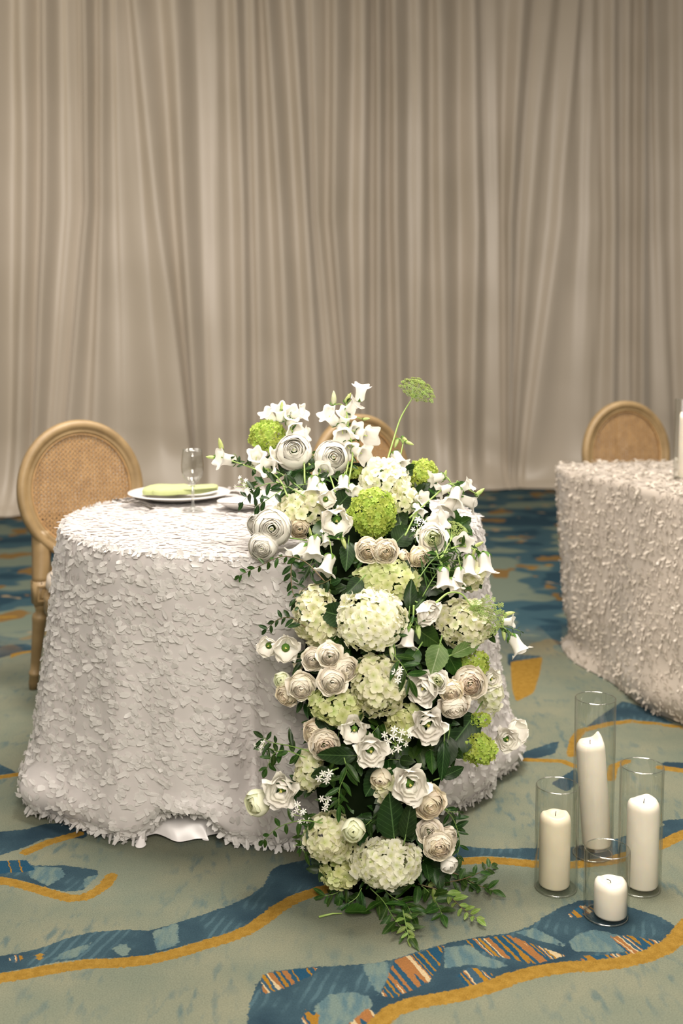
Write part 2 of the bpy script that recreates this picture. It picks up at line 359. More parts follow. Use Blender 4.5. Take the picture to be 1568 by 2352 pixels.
    cx = N(t, 'ShaderNodeCombineXYZ'); t.links.new(math_(t, 'MULTIPLY_ADD', noise(90, 3), .010, sx.outputs[0]), cx.inputs[0]); t.links.new(math_(t, 'MULTIPLY', sx.outputs[1], .035), cx.inputs[1])
    sn = N(t, 'ShaderNodeTexNoise'); sn.inputs['Scale'].default_value = 27; sn.inputs['Detail'].default_value = 1.0; t.links.new(cx.outputs[0], sn.inputs[0])
    cr = N(t, 'ShaderNodeValToRGB'); cr.color_ramp.interpolation = 'CONSTANT'; t.links.new(sn.outputs[0], cr.inputs[0])
    el = cr.color_ramp.elements; el[0].color = (.030, .085, .140, 1); el[1].position = .40; el[1].color = (.36, .20, .06, 1)
    for p, c in ((.45, (.035, .09, .14, 1)), (.52, (.36, .18, .085, 1)), (.565, (.62, .50, .32, 1)), (.60, (.06, .11, .15, 1)), (.65, (.40, .22, .06, 1)), (.70, (.62, .50, .32, 1))):
        e = el.new(p); e.color = c
    gold = mixcol(t, ramp(t, mid, .35, .65), (.33, .20, .060), (.42, .265, .085))
    col = mixcol(t, mask(attr('blue')), sage, mixcol(t, mask(attr('light')), navy, lightb))
    col = mixcol(t, mask(attr('stripe')), col, cr.outputs[0])
    # scattered motifs further back in the room
    sy = N(t, 'ShaderNodeSeparateXYZ'); t.links.new(tc, sy.inputs[0])
    far = ramp(t, sy.outputs[1], 4.3, 4.9)
    f1 = noise(2.3, 2, sx=(.8, 1.1, 1)); f2 = noise(3.6, 2, sx=(1.1, .8, 1)); f3 = noise(5.5, 1)
    fc = mixcol(t, ramp(t, f1, .44, .47), (.20, .24, .19), (.060, .115, .140))
    fc = mixcol(t, ramp(t, f1, .55, .58), fc, (.030, .066, .092))
    fc = mixcol(t, ramp(t, f2, .60, .62), fc, (.25, .16, .07))
    fc = mixcol(t, ramp(t, f3, .68, .70), fc, (.36, .29, .19))
    col = mixcol(t, far, col, fc)
    col = mixcol(t, mask(attr('gold')), col, gold)
    hs = N(t, 'ShaderNodeHueSaturation'); t.links.new(col, hs.inputs['Color'])
    t.links.new(math_(t, 'MULTIPLY_ADD', fine, .50, .31), hs.inputs['Value']); hs.inputs['Saturation'].default_value = 1.12
    t.links.new(hs.outputs[0], b.inputs['Base Color']); b.inputs['Roughness'].default_value = .95
    b.inputs['Specular IOR Level'].default_value = .1
    bp = N(t, 'ShaderNodeBump'); bp.inputs['Strength'].default_value = .6; bp.inputs['Distance'].default_value = .003
    t.links.new(fine, bp.inputs['Height']); t.links.new(bp.outputs[0], b.inputs['Normal'])
    tag(ob('floor', me), 'patterned carpet of sage green with blue and gold waves', kind='structure')
build_floor()

# ------------------------------------------------------------------ draped curtain
def build_curtain():
    ridge = np.array([(-330,-330,-330),(-260,-265,-270),(-190,-190,-180),(-130,-125,-135),(-60,-65,-70),(-10,-15,-15),(62,60,52),(112,110,92),(160,165,130),(200,205,165),(238,236,225),(266,278,292),(308,362,425),(400,425,450),(488,496,506),
      (540,560,565),(580,590,600),(612,645,668),(676,706,735),(722,728,775),(772,768,800),(838,835,836),(868,870,872),(905,908,922),(962,965,962),(1005,1012,1025),(1082,1092,1080),(1125,1140,1145),(1190,1165,1165),(1250,1210,1185),(1318,1285,1225),(1352,1362,1345),(1402,1406,1400),
      (1440,1440,1440),(1472,1470,1466),(1502,1512,1530),(1560,1562,1568),(1620,1630,1640),(1690,1690,1700),(1760,1770,1760),(1840,1840,1850),(1920,1900,1920),(2000,2000,2000),(2090,2090,2090)], float)
    lo_ = np.arange(-1700, -340, 68.)[:, None]+np.zeros(3); hi_ = np.arange(2160, 3700, 68.)[:, None]+np.zeros(3)
    ridge = np.concatenate([lo_, ridge, hi_]); nr = len(ridge); amp = np.random.default_rng(3).uniform(.12, 1.2, nr)
    xs = np.linspace(-6.6, 7.4, 2100); zs = np.concatenate([np.linspace(0.0, .6, 50), np.linspace(.615, 4.75, 80)])
    V = np.zeros((len(zs), len(xs), 3))
    for jj, z in enumerate(zs):
        Y0 = np.where(xs < 1.0, 9.05+.40*xs, 9.45+.10*(xs-1.0)); Y0 = np.where(xs < -3, 7.85, Y0)
        px, py = proj(xs, Y0, z)
        py = float(np.mean(py))
        if py < 500: r = ridge[:, 0]+(ridge[:, 1]-ridge[:, 0])*(max(py, -300)/500)
        else: r = ridge[:, 1]+(ridge[:, 2]-ridge[:, 1])*((min(py, 1150)-500)/450)
        r = np.maximum.accumulate(r+np.arange(nr)*.01)
        u = np.interp(px, r, np.arange(nr))
        u = u+.06*wnoise(xs*.8, np.full_like(xs, z*.35), 5, 2, .5)
        k = np.clip(np.floor(u+.5).astype(int), 0, nr-1); a = amp[k]*.5+.5*np.interp(u, np.arange(nr), amp)
        fr = np.abs(u-np.floor(u+.5))*2     # 0 on ridge, 1 in valley
        h = .5+.5*np.cos(math.pi*np.clip(fr, 0, 1)**1.15)
        sec = .12*np.cos(u*2*math.pi*2.0+1.5*wnoise(xs, np.full_like(xs, z*.4), 8, 2, .5))
        d = .10*(h*a+sec*.35)+.010*wnoise(xs*1.2, np.full_like(xs, z*.5), 11, 2, 1.0)
        lo = np.clip((.62-z)/.62, 0, 1)
        crump = wnoise(xs*1.3, np.full_like(xs, z*1.5), 21, 2, .9)
        d = d*(1-.5*lo)+lo*(.05*crump)+.16*lo**2.5*(1+.6*wnoise(xs, np.full_like(xs, 1.), 31, 2, .7))
        if z < .05: d = d+.02
        V[jj, :, 0] = xs; V[jj, :, 1] = Y0-d; V[jj, :, 2] = z+lo*.02*crump*(z > .02)
    # hem lifts unevenly off the carpet
    V[:, :, 2] += .012
    n1 = len(xs)-1; j, i = np.meshgrid(np.arange(len(zs)-1), np.arange(n1), indexing='ij'); a = (j*(n1+1)+i).ravel()
    m, t, b, out = nt('champagne_satin_drape')
    b.inputs['Base Color'].default_value = (.44, .385, .315, 1); b.inputs['Roughness'].default_value = .38
    tc = N(t, 'ShaderNodeTexCoord'); nz = N(t, 'ShaderNodeTexNoise'); nz.inputs['Scale'].default_value = 1.2; t.links.new(tc.outputs['Object'], nz.inputs[0])
    t.links.new(mixcol(t, ramp(t, nz.outputs[0], .35, .65), (.44, .38, .305), (.39, .335, .262)), b.inputs['Base Color'])
    b.inputs['Sheen Weight'].default_value = .35; b.inputs['Sheen Roughness'].default_value = .35
    wv = N(t, 'ShaderNodeTexNoise'); wv.inputs['Scale'].default_value = 300; t.links.new(tc.outputs['Object'], wv.inputs[0])
    bp = N(t, 'ShaderNodeBump'); bp.inputs['Strength'].default_value = .08; bp.inputs['Distance'].default_value = .002
    t.links.new(wv.outputs[0], bp.inputs['Height']); t.links.new(bp.outputs[0], b.inputs['Normal'])
    o = ob('draped_curtain', npmesh('draped_curtain', V.reshape(-1, 3), np.stack([a, a+1, a+n1+2, a+n1+1], 1), m))
    tag(o, 'tall champagne satin curtain hanging in folds across the whole back of the room', 'curtain')
    v, f = box(0, 12.0, 2.5, 13, .2, 5)
    tag(ob('wall_back', mesh('wall_back', v, f, M['dark'], False)), 'dark wall behind the curtain', kind='structure')
build_curtain()

# ------------------------------------------------------------------ petal-covered tablecloths
def scatter_petals(P, T, B, Nn, L0, L1, W0, W1, amean, asd, lift, seed, cs=1.0):
    """P,T,B,Nn arrays (n,3): surface point and frame. Returns verts, faces: each petal is a curled ragged strip."""
    r = np.random.default_rng(seed); n = len(P)
    L = r.uniform(L0, L1, n)[:, None]; Wd = r.uniform(W0, W1, n)[:, None]
    a = np.radians(r.normal(amean, asd, n)); flip = np.where(r.random(n) < .5, -1, 1)
    a = np.where(flip > 0, a, a)
    D = (np.cos(a)[:, None]*T+np.sin(a)[:, None]*B)*flip[:, None]
    C = np.cross(Nn, D)
    lf = r.uniform(lift[0], lift[1], n)[:, None]; curl = cs*r.uniform(-.5, .7, n)[:, None]; sag = r.uniform(-.2, .5, n)[:, None]
    V = []; ts = [0, .38, .78, 1.0]; ws = [.65, 1.0, 1.0, .62]
    for t, w in zip(ts, ws):
        for s in (-1, 0, 1):
            jit = r.uniform(-.16, .16, (n, 1))
            off = (t-.25)*L*(1+jit*(t > 0)); side = s*.5*Wd*w*(1+r.uniform(-.2, .2, (n, 1)))
            hgt = .0015+L*lf*(t**1.3)+L*.22*curl*np.sin(t*3.0)+(0.14*abs(s)*Wd*(curl+.3)*min(1, cs*1.2))
            V.append(P+D*off+C*side+Nn*hgt-0.0*B)
    V = np.stack(V, 1).reshape(-1, 3)
    q = np.array([(j*3+i, j*3+i+1, (j+1)*3+i+1, (j+1)*3+i) for j in range(3) for i in range(2)])
    F = (np.arange(n)[:, None, None]*12+q[None]).reshape(-1, 4)
    return V, F
def per_interp(th, pts):
    a = np.array([p[0] for p in pts], float); r = np.array([p[1] for p in pts], float)
    a = np.r_[a-360, a, a+360]; r = np.r_[r, r, r]
    o = np.interp(np.degrees(th) % 360, a, r)
    for k in (-8, 8, -16, 16): o = o+np.interp((np.degrees(th)+k) % 360, a, r)
    return o/5
TC = (-.205, 3.21); TR = .615; TZ = .765
RB = [(0,.75),(20,.74),(60,.68),(120,.68),(165,.70),(190,.715),(205,.73),(219,.705),(232,.62),(245,.55),(262,.52),(273,.56),(285,.55),(305,.56),(331,.60),(348,.70)]
def cloth_surf(th, v):
    """th angle, v 0 top edge .. 1 floor"""
    rb = per_interp(th, RB)
    e = np.clip(v/.06, 0, 1)
    r = TR+(rb-TR)*np.clip(v, 0, 1)**1.15
    r = r-.012*(1-e)**2
    fold = (np.sin(9*th+1.2*np.sin(2*th)+.5)*.55+np.sin(17*th+2.0)*.35+np.sin(27*th+4)*.2)
    r = r+fold*.022*np.clip(v*1.2, 0, 1)**1.1
    # a deep pleat left of the flowers, a crease to the right of it
    pl = np.exp(-((np.degrees(th) % 360-267)/5.0)**2); r = r-.10*pl*np.clip(v*1.5-.1, 0, 1)*np.clip((.97-v)/.14, 0, 1)
    # soft puddle at the hem: bulge then tuck
    b = np.exp(-((v-.90)/.07)**2); r = r+.022*b*(1+.7*np.sin(7*th+1))
    r = r-.05*np.clip((v-.93)/.07, 0, 1)**2
    z = TZ*(1-v)+.004
    lift = .050*np.exp(-((np.degrees(th) % 360-250)/9.5)**4)*np.clip((v-.80)/.2, 0, 1)**1.5
    z = z+lift
    return np.stack([TC[0]+r*np.cos(th), TC[1]+r*np.sin(th), z+lift], -1)
def build_tablecloth():
    root = empty('sequin_tablecloth', (TC[0], TC[1], 0)); root.name = 'petal_tablecloth'
    tag(root, 'white petal-textured cloth draped to the floor over the round table with the flowers', 'tablecloth', 'petal tablecloths')
    inv = Matrix.Translation((-TC[0], -TC[1], 0))
    nth, nv = 360, 60
    th = np.linspace(0, 2*math.pi, nth, endpoint=False); vs = np.linspace(0, 1, nv)
    TH, VV = np.meshgrid(th, vs); V = cloth_surf(TH, VV).reshape(-1, 3)
    rings = []
    for k in (.985, .9, .6, .3, .02):
        top = np.stack([TC[0]+(TR-.012)*k*np.cos(th), TC[1]+(TR-.012)*k*np.sin(th), np.full(nth, TZ+.006)], -1); rings.append(top)
    V = np.concatenate(rings[::-1]+[V]); nrow = nv+5
    j, i = np.meshgrid(np.arange(nrow-1), np.arange(nth), indexing='ij'); a = (j*nth+i).ravel(); b = (j*nth+(i+1) % nth).ravel()
    F = np.stack([a, a+nth, b+nth, b], 1)
    ob('cloth', npmesh('cloth', V, F, M['cloth']), root, inv)
    r = np.random.default_rng(11)
    # side petals
    n = 10500; t0 = r.uniform(0, 2*math.pi, n); v0 = r.uniform(.0, .995, n)
    keep = (np.sin(t0) < .35) | (r.random(n) < .45); t0 = t0[keep]; v0 = v0[keep]; e = 1e-3
    P = cloth_surf(t0, v0); T = cloth_surf(t0+e, v0)-P; Bd = cloth_surf(t0, np.minimum(v0+e, 1.0))-cloth_surf(t0, np.minimum(v0+e, 1.)-e)
    T /= np.linalg.norm(T, axis=1)[:, None]; Bd /= np.linalg.norm(Bd, axis=1)[:, None]
    Nn = np.cross(Bd, T); Nn /= np.linalg.norm(Nn, axis=1)[:, None]
    rad = P[:, :2]-np.array(TC); sg = np.sign(np.sum(Nn[:, :2]*rad, 1)); sg[sg == 0] = 1; Nn = Nn*sg[:, None]
    am = np.where(np.degrees(t0) % 360 > 238, 22, 3)
    V1, F1 = scatter_petals(P, T, Bd, Nn, .014, .027, .0095, .015, am, 24, (.06, .46), 5)
    # extra ruffle along the hem
    n = 1500; t1 = r.uniform(math.pi*.95, 2.1*math.pi, n); v1 = r.uniform(.965, 1.0, n)
    P = cloth_surf(t1, v1); T = np.stack([-np.sin(t1), np.cos(t1), 0*t1], -1); Nn = np.stack([np.cos(t1), np.sin(t1), 0*t1], -1); Bd = np.tile([0, 0, -1.], (n, 1))
    V3, F3 = scatter_petals(P, T, Bd, Nn, .02, .034, .009, .016, 10, 60, (.2, .7), 9)
    V3[:, 2] = np.maximum(V3[:, 2], .002)
    # top petals
    n = 4200; rr = TR*np.sqrt(r.random(n))*.995; t2 = r.uniform(0, 2*math.pi, n)
    P = np.stack([TC[0]+rr*np.cos(t2), TC[1]+rr*np.sin(t2), np.full(n, TZ+.007)], -1)
    T = np.tile([1., 0, 0], (n, 1)); Bd = np.tile([0, -1., 0], (n, 1)); Nn = np.tile([0, 0, 1.], (n, 1))
    V2, F2 = scatter_petals(P, T, Bd, Nn, .016, .030, .009, .016, 0, 60, (.0, .05), 6, .25)
    # a fringe standing on the rim
    n = 900; t3 = r.uniform(0, 2*math.pi, n); P = cloth_surf(t3, np.full(n, .006)); P[:, 2] = TZ+.002
    T = np.stack([-np.sin(t3), np.cos(t3), 0*t3], -1); Nn = np.stack([np.cos(t3), np.sin(t3), .7+0*t3], -1); Nn /= np.linalg.norm(Nn, axis=1)[:, None]; Bd = np.cross(T, Nn)
    V4, F4 = scatter_petals(P, T, Bd, Nn, .014, .024, .008, .012, 0, 50, (.1, .45), 8)
    Vs = [V1, V2, V3, V4]; Fs = []; o = 0
    for v_, f_ in zip(Vs, (F1, F2, F3, F4)): Fs.append(f_+o); o += len(v_)
    q = ob('chiffon_petals', npmesh('chiffon_petals', np.concatenate(Vs), np.concatenate(Fs), M['petalcloth']), root, inv)
    tag(q, kind='stuff')
    # satin lining that spills out under the hem: soft rolled folds lying on the carpet
    nu, nv = 160, 10; v = []
    for jj in range(nv+1):
        w = jj/nv
        for ii in range(nu+1):
            u = ii/nu; px = 312+u*250
            base = atz(px, 1950, .0); base.y = 2.73; ph = 2*math.pi*(2.4*u+.35*math.sin(2*math.pi*u*1.3))+.4
            lobe = .5+.5*math.sin(ph); lobe = lobe**.7
            ext = .012+.050*lobe*(.6+.4*math.sin(5.1*u+1))
            side = .026*w*math.cos(ph)*(.4+.6*w)
            z = .055*(1-w)**1.4+.024*math.sin(math.pi*w)*(.35+.65*(1-lobe))+.012*(1-lobe)*w
            v.append((base.x+side, base.y+.020-ext*w*1.15, .003+z))
    ob('lining', mesh('lining', v, grid_faces(nu, nv), M['satin']), root, inv)
build_tablecloth()

def build_far_table():
    pts = [(.93,4.62),(.885,4.47),(.90,4.32),(1.0,4.10),(1.075,3.83),(1.15,3.63),(1.27,3.40),(1.48,3.20),(1.8,3.06),(2.3,3.0),(2.75,3.15),(2.9,3.6),(2.9,4.4),(2.7,4.78),(2.2,4.80),(1.5,4.72)]
    P = np.array(pts); P = np.concatenate([P, P[:1]])
    seg = np.r_[0, np.cumsum(np.linalg.norm(np.diff(P, axis=0), axis=1))]; n = 300
    s = np.linspace(0, seg[-1], n, endpoint=False); X = np.interp(s, seg, P[:, 0]); Y = np.interp(s, seg, P[:, 1])
    for _ in range(5): X = (np.roll(X, 1)+X+np.roll(X, -1))/3; Y = (np.roll(Y, 1)+Y+np.roll(Y, -1))/3
    C = np.array([X.mean(), Y.mean()])
    def nrm(X, Y):
        tx = np.roll(X, -1)-np.roll(X, 1); ty = np.roll(Y, -1)-np.roll(Y, 1); l = np.hypot(tx, ty); tx /= l; ty /= l
        nx, ny = ty, -tx
        sg = 1 if np.mean(nx*(X-C[0])+ny*(Y-C[1])) > 0 else -1
        return tx, ty, nx*sg, ny*sg
    tx, ty, nx, ny = nrm(X, Y)
    ox, oy = 2.0, 3.9; root = empty('petal_tablecloth', (ox, oy, 0)); inv = Matrix.Translation((-ox, -oy, 0))
    tag(root, 'ivory petal-textured cloth over the long table at the right edge, further back', 'tablecloth', 'petal tablecloths')
    h = .765
    def surf(k, v):
        f = np.interp(k, np.arange(n+1), np.r_[np.sin(s*9), np.sin(s[0]*9)])
        out_ = .05*v**1.2+f*.016*v+.02*np.exp(-((v-.9)/.08)**2)-.03*np.clip((v-.94)/.06, 0, 1)
        g = lambda A: np.interp(k, np.arange(n+1), np.r_[A, A[0]])
        out_ = out_*np.interp(g(Y), [3.7, 4.3], [1.0, -.9])
        return np.stack([g(X)+g(nx)*out_, g(Y)+g(ny)*out_, h*(1-v)+.004], -1)
    nv = 30; rows = []
    for q in (.02, .5, .97): rows.append(np.stack([C[0]+(X-C[0])*q, C[1]+(Y-C[1])*q, np.full(n, h+.006)], -1))
    for v in np.linspace(0, 1, nv): rows.append(surf(np.arange(n).astype(float), np.full(n, v)))
    V = np.concatenate(rows); nr = len(rows)
    j, i = np.meshgrid(np.arange(nr-1), np.arange(n), indexing='ij'); a = (j*n+i).ravel(); b = (j*n+(i+1) % n).ravel()
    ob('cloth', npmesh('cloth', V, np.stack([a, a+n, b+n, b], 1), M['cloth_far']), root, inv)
    r = np.random.default_rng(4); m = 17000; k = r.uniform(0, n, m); v = r.uniform(0, 1, m)
    Pq = surf(k, v); keep = Pq[:, 0] < 2.2; k, v, Pq = k[keep], v[keep], Pq[keep]
    g = lambda A: np.interp(k, np.arange(n+1), np.r_[A, A[0]])
    T = np.stack([g(tx), g(ty), 0*k], -1); Nn = np.stack([g(nx), g(ny), 0*k], -1); Bd = np.tile([0, 0, -1.], (len(k), 1))
    V1, F1 = scatter_petals(Pq, T, Bd, Nn, .009, .019, .006, .011, 20, 50, (.05, .7), 15)
    m = 5200; a1 = r.integers(0, n, m); q = np.sqrt(r.random(m))
    P2 = np.stack([C[0]+(X[a1]-C[0])*q, C[1]+(Y[a1]-C[1])*q, np.full(m, h+.007)], -1)
    V2, F2 = scatter_petals(P2, np.tile([1., 0, 0], (m, 1)), np.tile([0, -1., 0], (m, 1)), np.tile([0, 0, 1.], (m, 1)), .014, .026, .008, .013, 0, 60, (.1, .5), 16)
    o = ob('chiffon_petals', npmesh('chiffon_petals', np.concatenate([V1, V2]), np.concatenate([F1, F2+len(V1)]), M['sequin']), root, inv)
    tag(o, kind='stuff')
build_far_table()

# ------------------------------------------------------------------ cane-back chairs
CH = {}
def chair_meshes():
    hw, hh, cz, rear = .237, .258, .742, .225
    tilt = .10
    def bk(x, z, y=0): return (x, rear+y+(z-.46)*tilt*.9, z)
    # oval frame: moulded section swept round the ellipse
    sec = [(.0, -.012), (.004, -.022), (.018, -.026), (.030, -.020), (.034, -.016), (.040, -.020), (.048, -.016), (.052, -.006), (.052, .010), (.040, .018), (.010, .018), (.0, .010)]
    v = []; n = 64
    for k in range(n):
        a = 2*math.pi*k/n
        for d, y in sec: v.append(bk((hw-d)*math.cos(a), cz+(hh-d)*math.sin(a), y))
    m = len(sec); f = [(k*m+i, k*m+(i+1) % m, ((k+1) % n)*m+(i+1) % m, ((k+1) % n)*m+i) for k in range(n) for i in range(m)]
    CH['frame'] = mesh('back_frame', v, f, M['wood'])
    iw, ih = hw-.048, hh-.048; mb = MB()
    def strip(p, q, w, y):
        p = Vector(p); q = Vector(q); d = (q-p); L = d.length
        if L < .01: return
        d /= L; s = Vector((-d[1], d[0]))*w/2
        A = [bk(c[0], cz+c[1], y) for c in (p-s, q-s, q+s, p+s)]; B = [bk(c[0], cz+c[1], y+.0012) for c in (p-s, q-s, q+s, p+s)]
        mb.add(A+B, [(0,1,2,3), (7,6,5,4), (0,4,5,1), (3,2,6,7)])
    def chord(nrm, c):   # line nrm.x = c clipped by the ellipse
        n_ = Vector(nrm).normalized(); d = Vector((-n_[1], n_[0]))
        p0 = n_*c
        A = (d[0]/iw)**2+(d[1]/ih)**2; B = 2*(p0[0]*d[0]/iw**2+p0[1]*d[1]/ih**2); Cc = (p0[0]/iw)**2+(p0[1]/ih)**2-1
        D = B*B-4*A*Cc
        if D <= 0: return None
        D = math.sqrt(D); return p0+d*((-B-D)/(2*A)), p0+d*((-B+D)/(2*A))
    for nrm, st, w, y in (((0, 1), .0125, .0030, -.004), ((0, 1), .0125, .0030, -.0045), ((1, 0), .0125, .0030, -.0055), ((1, 0), .0125, .0030, -.0028), ((1, 1), .0125, .0022, -.007), ((1, -1), .0125, .0022, -.0085)):
        off = .0045 if y in (-.0045, -.0028) else 0
        c = -.32
        while c < .32:
            r_ = chord(nrm, c+off)
            if r_: strip(r_[0], r_[1], w, y)
            c += st
    CH['cane'] = mb.build('cane_panel', M['cane'], False)
    # nail/spline ring around the cane
    ring = []
    for k in range(97):
        a = 2*math.pi*k/96; ring.append(bk((iw-.004)*math.cos(a), cz+(ih-.004)*math.sin(a), -.012))
    v, f = tube(ring, .0035, 6, False); CH['spline'] = mesh('cane_spline', v, f, M['cane'])
    v, f = lathe([(0, .405), (.16, .405), (.192, .415), (.205, .44), (.198, .475), (.16, .497), (.10, .508), (0, .510)], 40)
    v = [(x, y*.98, z) for x, y, z in v]; CH['seat'] = mesh('seat_cushion', v, f, M['linen'])
    v, f = lathe([(.17, .345), (.205, .348), (.213, .36), (.210, .38), (.213, .40), (.206, .412), (.17, .412)], 40, True)
    CH['rail'] = mesh('seat_rail', v, f, M['wood'])
    # rear leg: from the oval down past the rail, square rosette block, turned neck, fluted taper
    def leg(rearleg, sx):
        mb = MB(); top = Vector((sx*.165, .238, .56)) if rearleg else Vector((sx*.165, -.15, .40))
        blk = Vector((sx*.168, .222, .38)) if rearleg else Vector((sx*.165, -.15, .37))
        foot = Vector((sx*.185, .295, 0)) if rearleg else Vector((sx*.170, -.155, 0))
        if rearleg:
            path = smoothpath([Vector((sx*.150, .252, .60)), Vector((sx*.158, .238, .50)), blk+Vector((0, 0, .03))], 8)
            v, f = tube(path, [.036, .036, .036, .035, .034, .033, .032, .031, .030], 8); mb.add(v, f)
        v, f = box(*blk, .056, .056, .085); mb.add(v, f)
        prof = [(.020, 0), (.024, .01), (.018, .022), (.017, .035), (.026, .045), (.028, .055), (.026, .07)]
        d = foot-(blk-Vector((0, 0, .042))); Lh = d.length
        prof += [(.0255-.009*t, .07+(Lh-.07-.075)*t) for t in (.2, .5, .8, 1.0)]
        prof += [(.021, Lh-.072), (.021, Lh-.062), (.018, Lh-.058), (.019, Lh-.03), (.015, Lh-.002), (0.001, Lh)]
        v, f = lathe(prof, 16)
        # flutes
        v = [(x*(1-.10*(k % 2)), y*(1-.10*(k % 2)), z) if .08 < z < Lh-.09 else (x, y, z) for k, (x, y, z) in enumerate(v)]
        q = d.normalized().to_track_quat('Z', 'Y'); Mx = Matrix.Translation(blk-Vector((0, 0, .042))) @ q.to_matrix().to_4x4()
        mb.add(v, f, Mx); return mb.build('leg', M['wood']), blk
    CH['legs'] = []
    CH['ros'] = []
    for rl in (True, False):
        for sx in (-1, 1):
            me, blk = leg(rl, sx); CH['legs'].append(me)
            yy = blk.y-.0285; mb = MB()
            for a_ in ((-.017, 0, .006, .058), (.017, 0, .006, .058), (0, .026, .040, .006), (0, -.026, .040, .006)):
                v, f = box(blk.x+a_[0], yy-.001, blk.z+a_[1], a_[2], .006, a_[3]); mb.add(v, f)
            v, f = box(blk.x, yy-.001, blk.z, .012, .006, .030); mb.add(v, f)
            CH['ros'].append(mb.build('carved_rosette', M['wood'], False))
chair_meshes()
def chair(x, y, yaw, label):
    t = empty('oval_back_chair', (x, y, 0), Quaternion((0, 0, 1), R(yaw)))
    tag(t, label, 'chair', 'oval cane-back chairs')
    ob('back_frame', CH['frame'], t); ob('cane_panel', CH['cane'], t); ob('cane_spline', CH['spline'], t)
    ob('seat_cushion', CH['seat'], t); ob('seat_rail', CH['rail'], t)
    for me, ro in zip(CH['legs'], CH['ros']):
        l = ob('leg', me, t); ob('carved_rosette', ro, l)
    return t
chair(-.838, 3.80, 31, 'oval cane-back wooden chair at the left end of the flower-covered table')
chair(.215, 4.12, 34, 'oval cane-back wooden chair behind the tall white bellflowers')
chair(1.455, 5.02, 17, 'oval cane-back wooden chair behind the table at the right edge')

# ------------------------------------------------------------------ candles in glass cylinders
def vase(base, r, h, thick, label):
    o = empty('glass_cylinder_vase', base)
    tag(o, label, 'vase', 'clear glass cylinder vases')
    w = .0028
    prof = [(0.0005, 0), (r-.004, 0), (r-.001, .001), (r, .004), (r, h-.002), (r-.0014, h), (r-w, h-.002), (r-w, thick+.004), (r-w-.004, thick), (.0005, thick)]
    v, f = lathe(prof, 56); ob('glass_wall', mesh('glass_wall', v, f, M['glass']), o)
    v, f = lathe([(r-w*.5+.0014*math.cos(a), h-.0006+.0014*math.sin(a)) for a in np.linspace(0, 2*math.pi, 7)[:-1]], 56, True)
    ob('rim', mesh('rim', v, f, M['rimglass']), o)
    v, f = lathe([(r-.003+.0016*math.cos(a), .0025+.0016*math.sin(a)) for a in np.linspace(0, 2*math.pi, 7)[:-1]], 56, True)
    ob('base_ring', mesh('base_ring', v, f, M['rimglass']), o)
def rim_mat():
    m, t, b, out = nt('bright_glass_edge'); t.nodes.remove(b)
    tr = N(t, 'ShaderNodeBsdfTransparent'); tr.inputs[0].default_value = (.93, .94, .92, 1); gl = N(t, 'ShaderNodeBsdfGlossy'); gl.inputs['Roughness'].default_value = .12
    mx = N(t, 'ShaderNodeMixShader'); mx.inputs[0].default_value = .28
    t.links.new(tr.outputs[0], mx.inputs[1]); t.links.new(gl.outputs[0], mx.inputs[2]); t.links.new(mx.outputs[0], out.inputs[0]); return m
M['rimglass'] = rim_mat()
def candle(base, r, h, top, label, mat, bump=None, rot=0):
    o = empty('pillar_candle', base, Vector((top[0]-base[0], top[1]-base[1], h)).to_track_quat('Z', 'Y') if top else None)
    tag(o, label, 'candle', 'white pillar candles')
    prof = [(.0005, 0), (r-.006, 0), (r-.002, .0015), (r, .006), (r*1.0, h*.5), (r, h-.018), (r-.0015, h-.009), (r-.006, h-.002), (r-.011, h), (r-.016, h-.0025), (r*.35, h-.006), (.0005, h-.007)]
    v, f = lathe(prof, 48); vv = []
    for x, y, z in v:
        a = math.atan2(y, x); rr = math.hypot(x, y)
        if z > h-.02:
            z += .0020*math.sin(a*2+1)*(rr/r)+.0012*math.sin(a*5)*(rr/r)
            if bump is not None:
                d = (a-bump[0]+math.pi) % (2*math.pi)-math.pi
                if rr > r*.45: z += bump[1]*math.exp(-(d/.42)**2)*min(1, (rr/r-.45)*3)
        vv.append((x, y, z))
    ob('wax_body', mesh('wax_body', vv, f, M[mat]), o)
    p = [(0, 0, h-.008), (.0006, 0, h-.001), (.0018, .0005, h+.004)] if rot == 0 else [(0, 0, h-.008), (-.001, 0, h-.003), (-.006, .0, h+.001), (-.010, 0, h+.002)]
    v, f = tube(p, .0009, 6); ob('wick', mesh('wick', v, f, M['wick']), o)
vb = {}
for k, (px, py, h, th, lab) in {
    'tall': (1360, 1962, .405, .024, 'tallest glass cylinder, standing behind the other three on the carpet'),
    'left': (1276, 2040, .252, .004, 'glass cylinder nearest the flowers, holding the cream candle'),
    'short': (1391, 2104, .158, .004, 'shortest glass cylinder, in front with the stubby candle'),
    'right': (1467, 2040, .300, .004, 'glass cylinder on the right of the floor candles')}.items():
    b = atz(px, py, 0); b.z = .001; vb[k] = b; vase(b, .0508, h, th, lab)
def cnd(k, px, py, *a, lift=.005, **kw):
    b = atz(px, py, 0); b.z = lift
    d = b-vb[k]; d.z = 0
    if d.length > .0105: b = vb[k]+d.normalized()*.0105; b.z = lift
    candle(b, *a, **kw); return b
t_ = atz(1369, 1948, 0)
b_ = vb['tall']+Vector((.011, .0, 0)); b_.z = .026
candle(b_, .036, .268, (b_.x-.022, b_.y+.004), 'tallest white candle, leaning to the left in the tall cylinder', 'wax', (2.3, .022))
cnd('left', 1272, 2036, .0365, .176, None, 'cream pillar candle with a flat smooth top, left of the group', 'wax_cream')
cnd('right', 1474, 2036, .0375, .208, None, 'white pillar candle with a domed uneven top, right of the group', 'wax', bump=(1.0, .007))
cnd('short', 1401, 2104, .0370, .080, None, 'short stubby white candle, the lowest of the group', 'wax', bump=(2.6, .003), rot=1)
